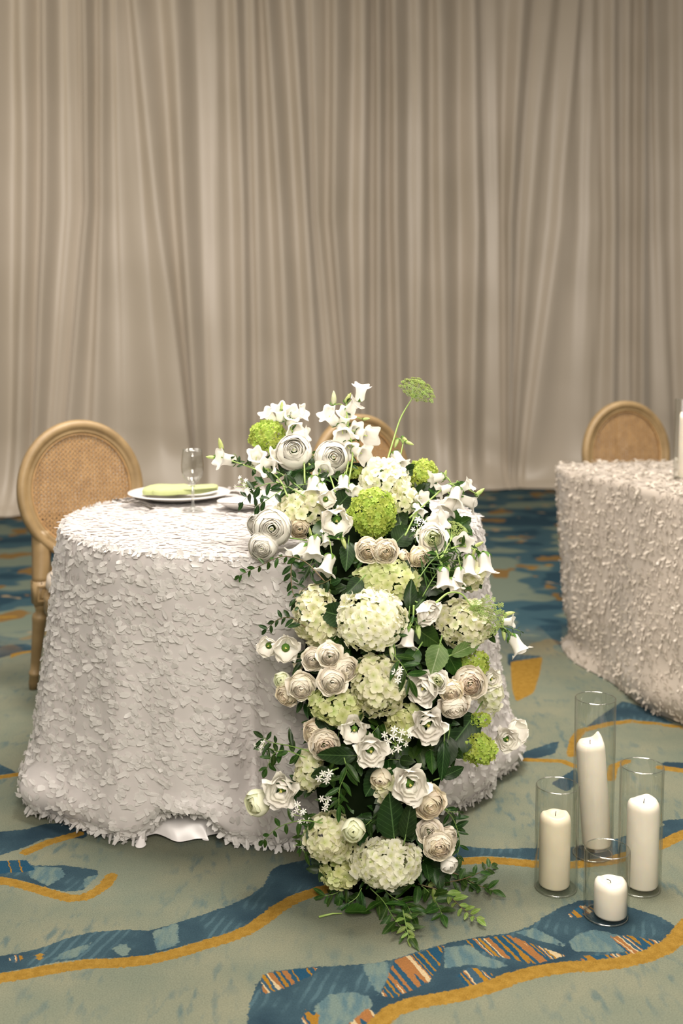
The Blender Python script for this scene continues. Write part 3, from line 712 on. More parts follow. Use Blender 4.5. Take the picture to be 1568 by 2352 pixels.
b = atz(1577, 1104, .768); b.z = .774; vase(b, .0508, .30, .004, 'glass cylinder on the back table, cut off by the right edge')
b2 = b+Vector((.004, 0, .005)); candle(b2, .037, .235, None, 'white candle inside the cylinder on the back table', 'wax', (2.6, .014))

# ------------------------------------------------------------------ place setting
TT = TZ+.013
def plate(px, py, r, label, name='dinner_plate', z=TT):
    b = atz(px, py, z); o = empty(name, b); tag(o, label, 'plate', 'white plates')
    v, f = lathe([(.0005, 0), (r*.55, 0), (r*.60, .004), (r*.72, .008), (r*.98, .019), (r, .021), (r*.985, .0235), (r*.73, .0125), (r*.62, .008), (r*.5, .006), (.0005, .006)], 64)
    ob('china_body', mesh('china_body', v, f, M['china']), o); return b
pl = plate(412, 1145, .168, 'large white dinner plate under the green napkin')
bp_ = plate(556, 1166, .078, 'small white bread plate half hidden by the flowers', 'bread_plate')
def napkin():
    o = empty('folded_napkin', pl+Vector((0, 0, .018))); tag(o, 'sage green linen napkin folded on the large plate', 'napkin')
    # rolled fold at left plus layered tails to the right
    def layer(name, outline, z0, z1, seedk):
        n = len(outline); c = np.mean(np.array(outline), 0); v = []
        for q, zz in ((1.0, z0), (1.03, (z0+z1)/2), (.985, z1-.001), (.9, z1+.001), (.5, z1+.0035), (.05, z1+.004)):
            for x, y in outline: v.append((c[0]+(x-c[0])*q, c[1]+(y-c[1])*q, zz+.0015*math.sin(x*60+seedk)))
        f = [(j*n+i, j*n+(i+1) % n, (j+1)*n+(i+1) % n, (j+1)*n+i) for j in range(5) for i in range(n)]
        f.append(tuple(5*n+i for i in range(n)))
        ob(name, mesh(name, v, f, M['napkin']), o)
    def rounded(p, it=2):
        for _ in range(it):
            q = []
            for i in range(len(p)):
                a, b = p[i], p[(i+1) % len(p)]; q += [(a[0]*.8+b[0]*.2, a[1]*.8+b[1]*.2), (a[0]*.2+b[0]*.8, a[1]*.2+b[1]*.8)]
            p = q
        return p
    layer('napkin_fold', rounded([(-.118, -.045), (-.112, .055), (-.02, .085), (.03, .06), (.01, -.05), (-.06, -.065)]), 0, .020, 0)
    layer('napkin_fold', rounded([(-.085, -.075), (-.05, -.02), (.11, .055), (.125, .035), (.10, -.02), (.02, -.075)]), .004, .022, 1)
    for k in range(4):
        layer('napkin_fold', rounded([(-.02, -.082+.004*k), (.0, -.03), (.118, .030-.003*k), (.124, .012-.008*k), (.08, -.045-.006*k)], 1), .006+.0045*k, .0095+.0045*k, k)
napkin()
def cutlery(kind, name, px0, py0, px1, py1, label, z=TT+.009):
    a = atz(px0, py0, z); b = atz(px1, py1, z); d = b-a; L = d.length; ang = math.atan2(d.y, d.x)
    o = empty(name, a, Quaternion((0, 0, 1), ang)); tag(o, label, 'cutlery', 'silver cutlery')
    n = 16; v = []
    def w(t):
        if kind == 'knife': return .008 if t < .5 else .0095*(1-max(0, (t-.85)/.15)**2*.8)
        if kind == 'fork': return .0045+.004*max(0, 1-t*3) if t < .68 else .0125*min(1, (t-.62)/.1)
        return .0045+.004*max(0, 1-t*3) if t < .66 else .003+.018*math.sqrt(max(0, 1-((t-.83)/.17)**2))
    for i in range(n+1):
        t = i/n; ww = w(t); arch = .006*math.sin(t*3.1)+(.006*(t-.7) if kind != 'knife' else 0)
        for s in (-1, -.4, .4, 1): v.append((t*L*(.72 if kind == 'fork' else 1), s*ww, arch+.0015*(1-abs(s))-(.004*(1-s*s)*(t > .7) if kind == 'spoon' else 0)))
    for (x, y, zz) in list(v): v.append((x, y, zz-.0016))
    m = (n+1)*4; f = grid_faces(3, n); f += [tuple(m+i for i in q)[::-1] for q in grid_faces(3, n)]
    for i in range(n):
        f += [(i*4, (i+1)*4, m+(i+1)*4, m+i*4), (i*4+3, m+i*4+3, m+(i+1)*4+3, (i+1)*4+3)]
    ob('handle', mesh('handle', v, f, M['steel']), o)
    if kind == 'fork':
        for s in (-1.5, -.5, .5, 1.5):
            vv, ff = tube([(L*.71, s*.0065, .004), (L*.85, s*.0068, .002), (L, s*.006, .005)], [.0018, .0016, .0008], 6)
            ob('tine', mesh('tine', vv, ff, M['steel']), o)
cutlery('fork', 'dinner_fork', 350, 1166, 262, 1150, 'silver fork lying left of the plate, the outer one')
cutlery('fork', 'salad_fork', 352, 1160, 285, 1148, 'shorter silver fork lying between the outer fork and the plate')
cutlery('knife', 'dinner_knife', 592, 1166, 486, 1156, 'silver knife lying right of the plate beside the small plate', z=TT+.026)
cutlery('spoon', 'soup_spoon', 590, 1150, 522, 1130, 'silver spoon half under the leaves right of the plate')
def wine_glass():
    b = atz(443, 1172, TT); o = empty('wine_glass', b); tag(o, 'small clear stemmed wine glass beside the plate', 'glass')
    prof = [(.0005, .080), (.006, .082), (.018, .090), (.028, .102), (.0335, .120), (.0345, .138), (.032, .165), (.029, .186), (.0282, .1865), (.031, .165), (.0335, .138), (.0325, .120), (.027, .1035), (.017, .092), (.0005, .088)]
    v, f = lathe(prof, 40); ob('bowl', mesh('bowl', v, f, M['glass']), o)
    v, f = lathe([(.0280, .1850), (.0295, .1850), (.0295, .1870), (.0280, .1870)], 40, True); ob('rim', mesh('rim', v, f, M['rimglass']), o)
    v, f = lathe([(.006, .012), (.0045, .02), (.0042, .05), (.0055, .066), (.008, .070), (.0085, .074), (.006, .079), (.0085, .084), (.012, .087), (.0005, .089)], 20); ob('stem', mesh('stem', v, f, M['rimglass']), o)
    v, f = lathe([(.0005, 0), (.031, 0), (.0325, .0015), (.03, .003), (.012, .006), (.006, .012), (.0005, .013)], 40); ob('foot', mesh('foot', v, f, M['rimglass']), o)
wine_glass()

# ================================================================== FLOWERS
def depth(px, py):
    """distance of the front of the flower cascade along the view axis, metres"""
    d = np.interp(py, [860, 960, 1060, 1160, 1260, 1340, 1450, 1900, 2040, 2150], [2.84, 2.80, 2.72, 2.58, 2.46, 2.42, 2.38, 2.33, 2.36, 2.37])
    return float(d+.16*((px-870)/300)**2*(1 if py > 1150 else .3))
def pet_patch(Rr, lat0, lat1, hw, flare, drop, ruf, zc, seed, nu=6, nv=6, pw=2.2, point=0.0, droop=0.0, curl=0.0):
    r = random.Random(seed); ph = r.uniform(0, 6.28); v = []
    for j in range(nv+1):
        t = j/nv; wid = (.30+.70*math.sin(math.pi*min(.5, .08+.55*t)))*(1-.12*max(0, t-.8)/.2)
        for i in range(nu+1):
            s = -1+2*i/nu
            top = lat1-drop*abs(s)**pw+point*max(0, 1-abs(s)*2.2)
            lat = R(lat0+(top-lat0)*t); lon = R(s*hw*wid)
            rr = Rr*(1+flare*t**3*(1+.12*math.sin(3*s+ph))+ruf*math.sin(4.5*s+ph)*t*t+.5*ruf*math.sin(9*s+2*ph)*t**4)+curl*t**7
            v.append((rr*math.cos(lat)*math.cos(lon), rr*math.cos(lat)*math.sin(lon), zc+Rr*math.sin(lat)-droop*Rr*t**4-curl*.45*t**9+ruf*.5*Rr*math.sin(5*s+ph*1.7)*t**3))
    return v, grid_faces(nu, nv)
def rosebloom(key, layers, mat, core_mat=None, jit=6, nvar=3, stam=None):
    """layers: (R, lat0, lat1, hw, flare, drop, ruf, zc, count, kw). returns variants: list of (name, mesh, local matrix)"""
    out = []
    for q in range(nvar):
        parts = []; rr = random.Random(hash(key) % 1000+q) if False else random.Random(sum(map(ord, key))+q); a0 = rr.uniform(0, 360)
        for li, (Rr, l0, l1, hw, fl, dr, ru, zc, cnt, kw) in enumerate(layers):
            mt = M[core_mat] if core_mat and li < len(layers)*.55 else M[mat]
            ms = [mesh('petal', *pet_patch(Rr, l0, l1, hw, fl, dr, ru, zc, rr.random(), **kw), mt) for _ in range(2)]
            for k in range(cnt):
                a = a0+360*k/cnt+rr.uniform(-jit, jit)
                s = 1+rr.uniform(-.05, .05)
                parts.append(('petal', ms[k % 2], Matrix.Rotation(R(a), 4, 'Z') @ Matrix.Rotation(R(rr.uniform(-jit, jit)*.6), 4, 'Y') @ Matrix.Scale(s, 4)))
            a0 += 137.5/2+20
        if stam: parts.append(stam)
        v, f = lathe([(.001, -.62), (.10, -.62), (.17, -.58), (.20, -.50), (.28, -.42), (.001, -.40)], 10)
        parts.append(('calyx', mesh('calyx', v, f, M['sepal']), Matrix()))
        out.append(parts)
    return out
def spath(k, n, a, b): return a+(b-a)*k/(n-1)
def nest(outer, inner, hw, flare, drop, ruf, cnt, zc=-.05, pw=2.6):
    """outer: (R, lat_top) shells nested like a dome; inner: (R, rim_z) small cups that fill the heart"""
    L = []
    for k, (Rr, r_z) in enumerate(inner):
        top = 62-6*k; L.append((Rr, -25, top, 62, .04, 8, ruf*1.3, r_z-Rr*math.sin(R(top)), 3+(k > 0)+(k > 1), dict(pw=pw)))
    for k, (Rr, top) in enumerate(outer[::-1]):
        L.append((Rr, -62, top, hw, flare*(.35+.65*(k+1)/len(outer)), drop, ruf, zc, cnt, dict(pw=pw)))
    return L
def rosette(rhos, zin, zslope, hw, ruf, cnts, curl, lat=58):
    """layers by rim radius: steep walls whose rims roll outward, so the rolled rims face the viewer"""
    L = []
    for k, (rho, c) in enumerate(zip(rhos, cnts)):
        top = lat-12*rho; Rr = (rho-curl*.5)/math.cos(R(top)) if rho > .15 else rho
        Rr = max(Rr, .05); Rr = min(Rr, rho*1.25)
        top = math.degrees(math.acos(min(1, max(.2, (rho-curl*.5)/Rr)))) if rho > .15 else 50
        rim = zin-zslope*rho**1.6
        L.append((Rr, -45 if rho < .5 else -60, top, hw, .02, 9+4*rho, ruf, rim-Rr*math.sin(R(top)), c, dict(pw=2.6, curl=curl*(.45 if rho < .2 else 1), point=4*rho)))
    return L
def ran_layers():
    L = rosette([.08, .14, .21, .28, .36, .44, .52], .70, .16, 62, .012, [3, 3, 4, 4, 5, 5, 5], .028)
    return L+nest([(1.0, 14), (.975, 26), (.945, 38), (.91, 48)], [], 46, .015, 8, .012, 5, pw=3.0)
def rose_layers(open_=1.0):
    L = rosette([.09, .17, .25, .34, .43, .53, .64, .76], .50, .30, 58, .03, [2, 3, 3, 4, 4, 5, 5, 5], .085)
    L.append((.88, -58, 24, 46, .16*open_, 13, .04, -.16, 5, dict(droop=.06, point=6, curl=.08)))
    L.append((.96, -58, 10, 44, .26*open_, 16, .05, -.18, 5, dict(droop=.16, point=7, curl=.06)))
    return L
def garden_layers():
    L = rosette([.08, .15, .23, .31, .40, .49, .58, .67, .77], .46, .18, 50, .09, [3, 4, 4, 5, 5, 6, 6, 6, 6], .06)
    L.append((.90, -58, 26, 46, .10, 10, .03, -.12, 6, dict(curl=.06)))
    L.append((.98, -58, 14, 44, .16, 12, .035, -.14, 6, dict(droop=.08, curl=.05)))
    return L
def lis_layers(double=True):
    L = []
    if double: L += [(.46, -40, 50, 50, .18, 20, .09, .02, 4, {}), (.60, -50, 44, 50, .30, 20, .09, -.02, 4, {})]
    L += [(.74, -62, 38, 46, .46, 20, .10, -.04, 5, dict(point=8)), (.84, -62, 30, 46, .52, 24, .10, -.08, 5, dict(point=14, droop=.12))]
    return L
def cup_layers(): return [(.62, -70, 44, 46, .34, 18, .06, .0, 4, {}), (.68, -70, 38, 46, .48, 22, .07, -.02, 5, dict(droop=.1))]
def bud_layers(): return [(.30, -55, 76, 70, -.1, 8, .03, .22, 3, {}), (.42, -60, 68, 66, -.05, 10, .04, .18, 4, {}), (.55, -65, 58, 60, .05, 14, .05, .10, 4, {}), (.66, -65, 48, 50, .22, 16, .06, .04, 4, dict(point=6))]
def knob(r0, z, n, mat, h=.14, name='stamen'):
    mb = MB(); rr = random.Random(5)
    for k in range(n):
        a = k*2.4; q = r0*math.sqrt(k/n); v, f = tube([(q*math.cos(a)*.5, q*math.sin(a)*.5, z), (q*math.cos(a), q*math.sin(a), z+h*rr.uniform(.7, 1.1))], [.018, .03], 5); mb.add(v, f)
    return (name, mb.build(name, M[mat]), Matrix())
BL = {
 'ranunculus': rosebloom('ranunculus', ran_layers(), 'ran', jit=5, nvar=3, stam=knob(.07, .42, 8, 'bud', .12)),
 'rose_white': rosebloom('rw', rose_layers(), 'white', 'greenwhite', nvar=2),
 'rose_ivory': rosebloom('ri', rose_layers(), 'ivory', nvar=3),
 'rose_cream': rosebloom('rc', rose_layers(.8), 'cream', nvar=3),
 'garden': rosebloom('ga', garden_layers(), 'ivory', 'cream', nvar=3),
 'peach': rosebloom('pe', garden_layers(), 'ivory', 'peach', nvar=2),
 'lisianthus': rosebloom('li', lis_layers(), 'white', jit=9, nvar=3, stam=knob(.10, -.25, 7, 'yellow', .34)),
 'lis_open': rosebloom('lo', lis_layers(False), 'white_core', jit=9, nvar=2, stam=knob(.10, -.3, 6, 'yellow', .30)),
 'lis_cup': rosebloom('lc', cup_layers(), 'white_core', jit=6, nvar=2, stam=knob(.07, -.42, 5, 'yellow', .28)),
 'bud_white': rosebloom('bw', bud_layers(), 'white', jit=8, nvar=2),
 'bud_green': rosebloom('bg', bud_layers(), 'greenwhite', jit=8, nvar=2),
 'bud_cream': rosebloom('bc', bud_layers(), 'cream', jit=8, nvar=2),
}
def facing(dx, dz, tow=1.0): return Vector((dx, -tow, dz)).normalized()
def orient(dirv, spin=0.0):
    q = dirv.to_track_quat('Z', 'Y'); return q @ Quaternion((0, 0, 1), spin)
STEMS = {}
def stemmesh(k):
    if k not in STEMS:
        v, f = tube(smoothpath([(0, 0, -.55), (.05*k, .0, -1.2), (.25*k-.2, .1, -2.0)], 6), [.07]*7, 6)
        STEMS[k] = mesh('stem', v, f, M['stem'])
    return STEMS[k]
bc = {}
NAMES = {'ranunculus': ('ranunculus', 'ranunculus'), 'rose': ('rose', 'rose'), 'garden': ('garden_rose', 'rose'), 'peach': ('garden_rose', 'rose'), 'lis': ('lisianthus', 'lisianthus'), 'bud': ('flower_bud', 'rose bud')}
def bloom(kind, px, py, dia, dx, dz, label, dd=0.0, tow=1.0):
    D = depth(px, py)+dd; rad = dia/2*D/FPX
    q = orient(facing(dx, dz, tow), random.uniform(0, 6.28)); c = at(px, py, D)
    nm, cat = next(v for k, v in NAMES.items() if kind.startswith(k))
    k = bc.get(kind, 0); bc[kind] = k+1; parts = BL[kind][k % len(BL[kind])]
    # flared outer petals reach beyond radius 1 in flower space
    ext = {'ranunculus': 1.0, 'garden': 1.04, 'peach': 1.04}.get(kind, 1.12 if kind.startswith('rose') else (1.18 if kind.startswith('lis') else .8))
    s = rad/ext*(1.12 if cat in ('rose', 'ranunculus') else 1.04)
    o = empty(nm, c-(q @ Vector((0, 0, .25)))*s, q, s); tag(o, label, cat, {'rose': 'roses in the flower cascade', 'ranunculus': 'ranunculus in the flower cascade', 'lisianthus': 'lisianthus in the flower cascade', 'rose bud': 'buds in the flower cascade'}[cat])
    for n_, me, mt in parts: ob(n_, me, o, mt)
    ob('stem', stemmesh(k % 3), o)
# ---------------------------------------------------------------- hydrangeas and viburnum: heads of separate florets
def floret(npet, mat, seed, w=.74):
    rr = random.Random(seed); v = []; f = []
    for k in range(npet):
        a = 2*math.pi*k/npet+rr.uniform(-.12, .12); L = rr.uniform(.88, 1.06); cup = rr.uniform(.10, .42); tw = rr.uniform(-.18, .18); n0 = len(v)
        for j, (t, ww) in enumerate(((.04, .10), (.34, .86), (.68, 1.0), (1.0, .42))):
            for s in (-1, 0, 1):
                x = t*L-(.06*abs(s) if j == 3 else 0); y = s*ww*w*.62; z = cup*t*t*.6+.16*abs(s)*ww*(.3+t*.5)+tw*s*t-.12*t**4
                v.append((x*math.cos(a)-y*math.sin(a), x*math.sin(a)+y*math.cos(a), z))
        f += [tuple(n0+i for i in q) for q in grid_faces(2, 3)]
    vv, ff = lathe([(.001, -.9), (.035, -.9), (.04, -.03), (.09, .03), (.06, .10), (.001, .11)], 6); n0 = len(v); v += vv; f += [tuple(n0+i for i in q) for q in ff]
    return mesh('floret', v, f, M[mat])
FL = {k: [floret(4, k, i+10) for i in range(4)] for k in ('hyd_white', 'hyd_cream', 'hyd_green')}
FL['vib'] = [floret(5, 'vib', i+30, .48) for i in range(4)]
def head(kind, px, py, wpx, hpx, label, dd=0.0, n=None, fl=None):
    D = depth(px, py)+dd; a = wpx/2*D/FPX; c_ = hpx/2*D/FPX; b = min(a, c_)*.95
    C = at(px, py, D+b*.55); vib = kind == 'vib'
    fr = fl or (.0105 if vib else .0172); wpx *= 1.06; hpx *= 1.06; a *= 1.06; c_ *= 1.06; b *= 1.06; a -= fr*.55; c_ -= fr*.55; b -= fr*.4
    nm = 'viburnum_snowball' if vib else 'hydrangea'
    o = empty(nm, C+Vector((0, b*.9, -c_*.3)), None); off = C-o.location
    tag(o, label, 'viburnum' if vib else 'hydrangea', 'viburnum heads in the flower cascade' if vib else 'hydrangea heads in the flower cascade')
    p = 1.6; S_ = 4*math.pi*(((a*b)**p+(a*c_)**p+(b*c_)**p)/3)**(1/p)
    n = n or int(min(300, S_/(math.pi*fr*fr)*2.35)); rr = random.Random(int(px*7+py))
    ph = rr.uniform(0, 6.28); ga = math.pi*(3-math.sqrt(5))
    lumps = [(Vector((rr.gauss(0, 1), rr.gauss(0, 1), rr.gauss(0, 1))).normalized(), rr.uniform(-.20, .15)) for _ in range(7)]
    for i in range(n):
        z = 1-2*(i+.5)/n; r_ = math.sqrt(1-z*z); th = i*ga+ph
        u = Vector((r_*math.cos(th), r_*math.sin(th), z))
        if u.y > .72: continue      # the stem side stays bare
        k = 1+sum(w*max(0, u.dot(l))**4 for l, w in lumps)+rr.uniform(-.13, .05)
        pos = Vector((u.x*a, u.y*b, u.z*c_))*k; nn = Vector((u.x/a, u.y/b, u.z/c_)).normalized()
        nn = (nn+Vector((rr.uniform(-1, 1), rr.uniform(-1, 1), rr.uniform(-1, 1)))*.5).normalized()
        q = nn.to_track_quat('Z', 'Y') @ Quaternion((0, 0, 1), rr.uniform(0, 6.28))
        ob('floret', FL[kind][i % 4], o, Matrix.Translation(off+pos) @ q.to_matrix().to_4x4() @ Matrix.Scale(fr*rr.uniform(.82, 1.15), 4))
    # branching stalks inside the head
    mb = MB()
    for i in range(0, n, 5):
        z = 1-2*(i+.5)/n; r_ = math.sqrt(1-z*z); th = i*ga+ph
        e = Vector((r_*math.cos(th)*a, r_*math.sin(th)*b, z*c_))*.9
        v, f = tube([off+Vector((0, b*.6, 0)), off+e*.5, off+e], .0012, 4, False); mb.add(v, f)
    v, f = tube([off+Vector((0, 0, 0)), off+Vector((0, b*.8, -c_*.2)), Vector((0, .06, -.05))], .004, 6); mb.add(v, f)
    ob('stem', mb.build('stem', M['stem_light']), o)
# ---------------------------------------------------------------- leaves and sprays
def leafmesh(kind, mat, seed=0, n=8):
    rr = random.Random(seed); v = []; m = 4
    W_ = {'lance': .15, 'myrtle': .21, 'ovate': .34, 'round': .40, 'needle': .05}[kind]
    bend = rr.uniform(.1, .45); tw = rr.uniform(-.25, .25); fold = rr.uniform(.12, .45)
    for j in range(n+1):
        t = j/n
        w = W_*(math.sin(math.pi*t**(.8 if kind in ('ovate', 'round') else .95)))**(.75)*(1-.15*t)+.004
        if kind in ('ovate', 'round') and 0 < j < n: w *= 1+.05*(-1)**j
        for i in range(m+1):
            s = -1+i*2/m
            z = -bend*t*t*.5+abs(s)*w*fold+tw*s*t*w+.02*math.sin(9*t+s*3)*(abs(s))
            v.append((t-.03*abs(s)*(kind in ('ovate', 'round'))*(j % 2), s*w, z))
    return mesh('leaf', v, grid_faces(m, n), M[mat])
LF = {}
def leafs(kind, mat):
    if (kind, mat) not in LF: LF[(kind, mat)] = [leafmesh(kind, mat, i) for i in range(4)]
    return LF[(kind, mat)]
def frame(x, zhint):
    x = x.normalized(); z = (zhint-x*zhint.dot(x))
    if z.length < 1e-3: z = Vector((0, 0, 1))-x*x.z
    z.normalize(); y = z.cross(x); return Matrix((x, y, z)).transposed().to_4x4()
def spray(name, label, cat, group, pts, kind, mat, L, n, stem='stem', rs=.0016, seed=0, t0=.12, spread=.85, tipleaf=True, pair=False, face=(0, -1, .45), lr=None, droop=-.15):
    """a twig along world points pts with leaves along it, each leaf a part"""
    rr = random.Random(seed); P = smoothpath(pts, 16); o = empty(name, P[0]); tag(o, label, cat, group)
    Q = [p-P[0] for p in P]; v, f = tube(Q, [rs*(1-.6*i/16) for i in range(17)], 5); ob('twig', mesh('twig', v, f, M[stem]), o)
    ms = leafs(kind, mat); k = 0
    for i in range(n):
        t = t0+(1-t0)*(i/max(1, n-1))*.97; j = min(int(t*16), 15); p = Q[j].lerp(Q[j+1], t*16-j); tan = (Q[j+1]-Q[j]).normalized()
        fc = Vector(face).normalized(); side = tan.cross(fc).normalized()
        for sg in ((1, -1) if pair else ((1,) if i % 2 else (-1,))):
            d = tan*(1-spread*.45)+side*sg*spread+fc*rr.uniform(-.35, .65)+Vector((rr.uniform(-.42, .42), rr.uniform(-.15, .15), rr.uniform(-.42, .42)+droop))
            z = fc+Vector((rr.uniform(-.5, .5), 0, rr.uniform(-.3, .6)))
            s = L*rr.uniform(.75, 1.15)*(1-.35*t*(kind != 'ovate'))
            ob('leaf', ms[k % 4], o, Matrix.Translation(p) @ frame(d, z) @ Matrix.Scale(s, 4)); k += 1
    if tipleaf: ob('leaf', ms[k % 4], o, Matrix.Translation(Q[-1]) @ frame(tan+Vector((0, 0, droop*.5)), Vector(face)) @ Matrix.Scale(L*.8, 4))
    return o
def pp(L, dd=0.0):
    out = []
    for q in L:
        px, py = q[0], q[1]; e = q[2] if len(q) > 2 else 0
        out.append(at(px, py, depth(px, py)+dd+e))
    return out
def bigleaf(px, py, tx, ty, wid, label, mat='leaf_big', dd=.02, kind='ovate', face=(0, -1, .3), group='large hydrangea leaves in the cascade'):
    a = at(px, py, depth(px, py)+dd+.02); b = at(tx, ty, depth(tx, ty)+dd); L = (b-a).length; rr = random.Random(int(px+ty))
    o = empty('hydrangea_leaf', a, frame(b-a, Vector(face)).to_quaternion()); tag(o, label, 'leaf', group)
    W0 = {'ovate': .34, 'round': .4, 'lance': .15}[kind]; ws = (wid*depth(px, py)/FPX/2)/(W0*L)
    nu, nv = 8, 16; v = []
    for j in range(nv+1):
        t = j/nv; w = W0*(math.sin(math.pi*t**.8))**.7*(1-.12*t)+.003; w *= 1+.035*(-1)**j*(0 < j < nv)
        for i in range(nu+1):
            s = -1+2*i/nu
            z = .10*abs(s)*w*2-.18*t*t+.012*math.sin((t-abs(s)*w*.9)*46)*abs(s)**.5+.02*math.sin(6*t+2*s)
            v.append((t*L, s*w*L*ws, z*L))
    # object space stays in metres; the vein pattern reads object coordinates, so scale the child instead
    v = [(x/L, y/L/ws, z/L) for x, y, z in v]
    ob('blade', mesh('blade', v, grid_faces(nu, nv), M[mat]), o, Matrix.Diagonal((L, L*ws, L, 1)))
    vv, ff = tube([(-.35*L, 0, -.12*L), (-.1*L, 0, -.02*L), (.12*L, 0, -.004*L)], .0018, 5); ob('leaf_stalk', mesh('leaf_stalk', vv, ff, M['stem']), o)
# ---------------------------------------------------------------- bellflowers
def bellmesh(seed):
    rr = random.Random(seed); n = 30; v = []; prof = [(.04, 0), (.30, .04), (.44, .20), (.44, .45), (.43, .75), (.46, 1.05), (.56, 1.32), (.72, 1.50), (.86, 1.53)]
    for j, (r_, z) in enumerate(prof):
        t = j/(len(prof)-1)
        for k in range(n):
            a = 2*math.pi*k/n; lob = math.cos(5*a); q = r_*(1+.06*lob*t+.10*t**4*lob)
            zz = z+.10*t**4*lob-.05*t**6*(1+math.sin(7*a+seed))+.02*math.sin(3*a+seed)*t
            v.append((q*math.cos(a), q*math.sin(a), zz))
    f = [(j*n+k, j*n+(k+1) % n, (j+1)*n+(k+1) % n, (j+1)*n+k) for j in range(len(prof)-1) for k in range(n)]
    return mesh('bell', v, f, M['bell'])
BELLS = [bellmesh(i) for i in range(3)]
def _cal():
    mb = MB()
    for k in range(5):
        a = 2*math.pi*k/5; v = []
        for t, w, r_, z in ((0, .10, .05, -.06), (.35, .16, .30, .0), (.7, .12, .50, .16), (1, .02, .60, .42)):
            for s in (-1, 1): v.append((r_*math.cos(a)-s*w*math.sin(a), r_*math.sin(a)+s*w*math.cos(a), z))
        mb.add(v, [(0,1,3,2), (2,3,5,4), (4,5,7,6)])
    v, f = lathe([(.001, -.12), (.09, -.10), (.12, -.02), (.08, .05), (.001, .05)], 8); mb.add(v, f)
    return mb.build('calyx', M['sepal'])
CAL = _cal()
v, f = tube([(0, 0, .1), (0, 0, 1.05)], [.03, .05], 5); PIST = mesh('pistil', v, f, M['bud'])
def closedbud(mat):
    v, f = lathe([(.01, 0), (.16, .05), (.24, .30), (.25, .6), (.20, .95), (.12, 1.2), (.05, 1.36), (.001, 1.42)], 10)
    v = [(x*(1+.10*math.cos(5*math.atan2(y, x))), y*(1+.10*math.cos(5*math.atan2(y, x))), z) for x, y, z in v]; return mesh('bud', v, f, M[mat])
BUD = {'g': closedbud('bud'), 'w': closedbud('whitebud')}
def bellstem(label, stem, bells, buds=(), leaves=5, leafL=.03, dd=0.0, seed=0):
    """stem: px points; bells: (px, py, size_px, dx, dz, tow) at the middle of each bell, opening towards (dx,dz); buds the same with 'g'/'w'"""
    rr = random.Random(seed+int(stem[0][0])); P = smoothpath(pp(stem, dd), 14); o = empty('bellflower_stem', P[0])
    tag(o, label, 'bellflower', 'white bellflower stems in the cascade'); mb = MB(); o0 = P[0]
    v, f = tube([p-o0 for p in P], [.0024*(1-.4*i/14) for i in range(15)], 6); mb.add(v, f)
    def ped(p):
        j = min(range(len(P)), key=lambda i: (P[i]-p).length+.02*abs(i-7)/7); a = P[j]-o0; b = p-o0
        m_ = (a+b)/2+Vector((0, 0, .006)); v, f = tube(smoothpath([a, m_, b], 5), .0013, 5); mb.add(v, f)
    for (px, py, sz, dx, dz, tow) in bells:
        D = depth(px, py)+dd; d = facing(dx, dz, tow); s = sz*D/FPX/1.42; c = at(px, py, D)
        base = c-d*.8*s; q = orient(d, rr.uniform(0, 6)); Mt = Matrix.Translation(base-o0) @ q.to_matrix().to_4x4() @ Matrix.Scale(s, 4)
        bo = ob('bell', BELLS[rr.randrange(3)], o, Mt); ob('calyx', CAL, bo); ob('pistil', PIST, bo); ped(base)
    for (px, py, sz, dx, dz, tow, kk) in buds:
        D = depth(px, py)+dd; d = facing(dx, dz, tow); s = sz*D/FPX/1.42; base = at(px, py, D)-d*.7*s; q = orient(d, 0)
        bo = ob('bud', BUD[kk], o, Matrix.Translation(base-o0) @ q.to_matrix().to_4x4() @ Matrix.Scale(s, 4)); ob('calyx', CAL, bo, Matrix.Scale(.7, 4)); ped(base)
    ob('twig', mb.build('twig', M['stem_light']), o)
    ms = leafs('lance', 'leaf_mid')
    for i in range(leaves):
        p = P[2+int(i*11/max(1, leaves))]; d = Vector((rr.uniform(-1, 1), rr.uniform(-.8, .1), rr.uniform(-.6, .8)))
        ob('leaf', ms[i % 4], o, Matrix.Translation(p-o0) @ frame(d, Vector((0, -1, .6))) @ Matrix.Scale(leafL*rr.uniform(.7, 1.2), 4))
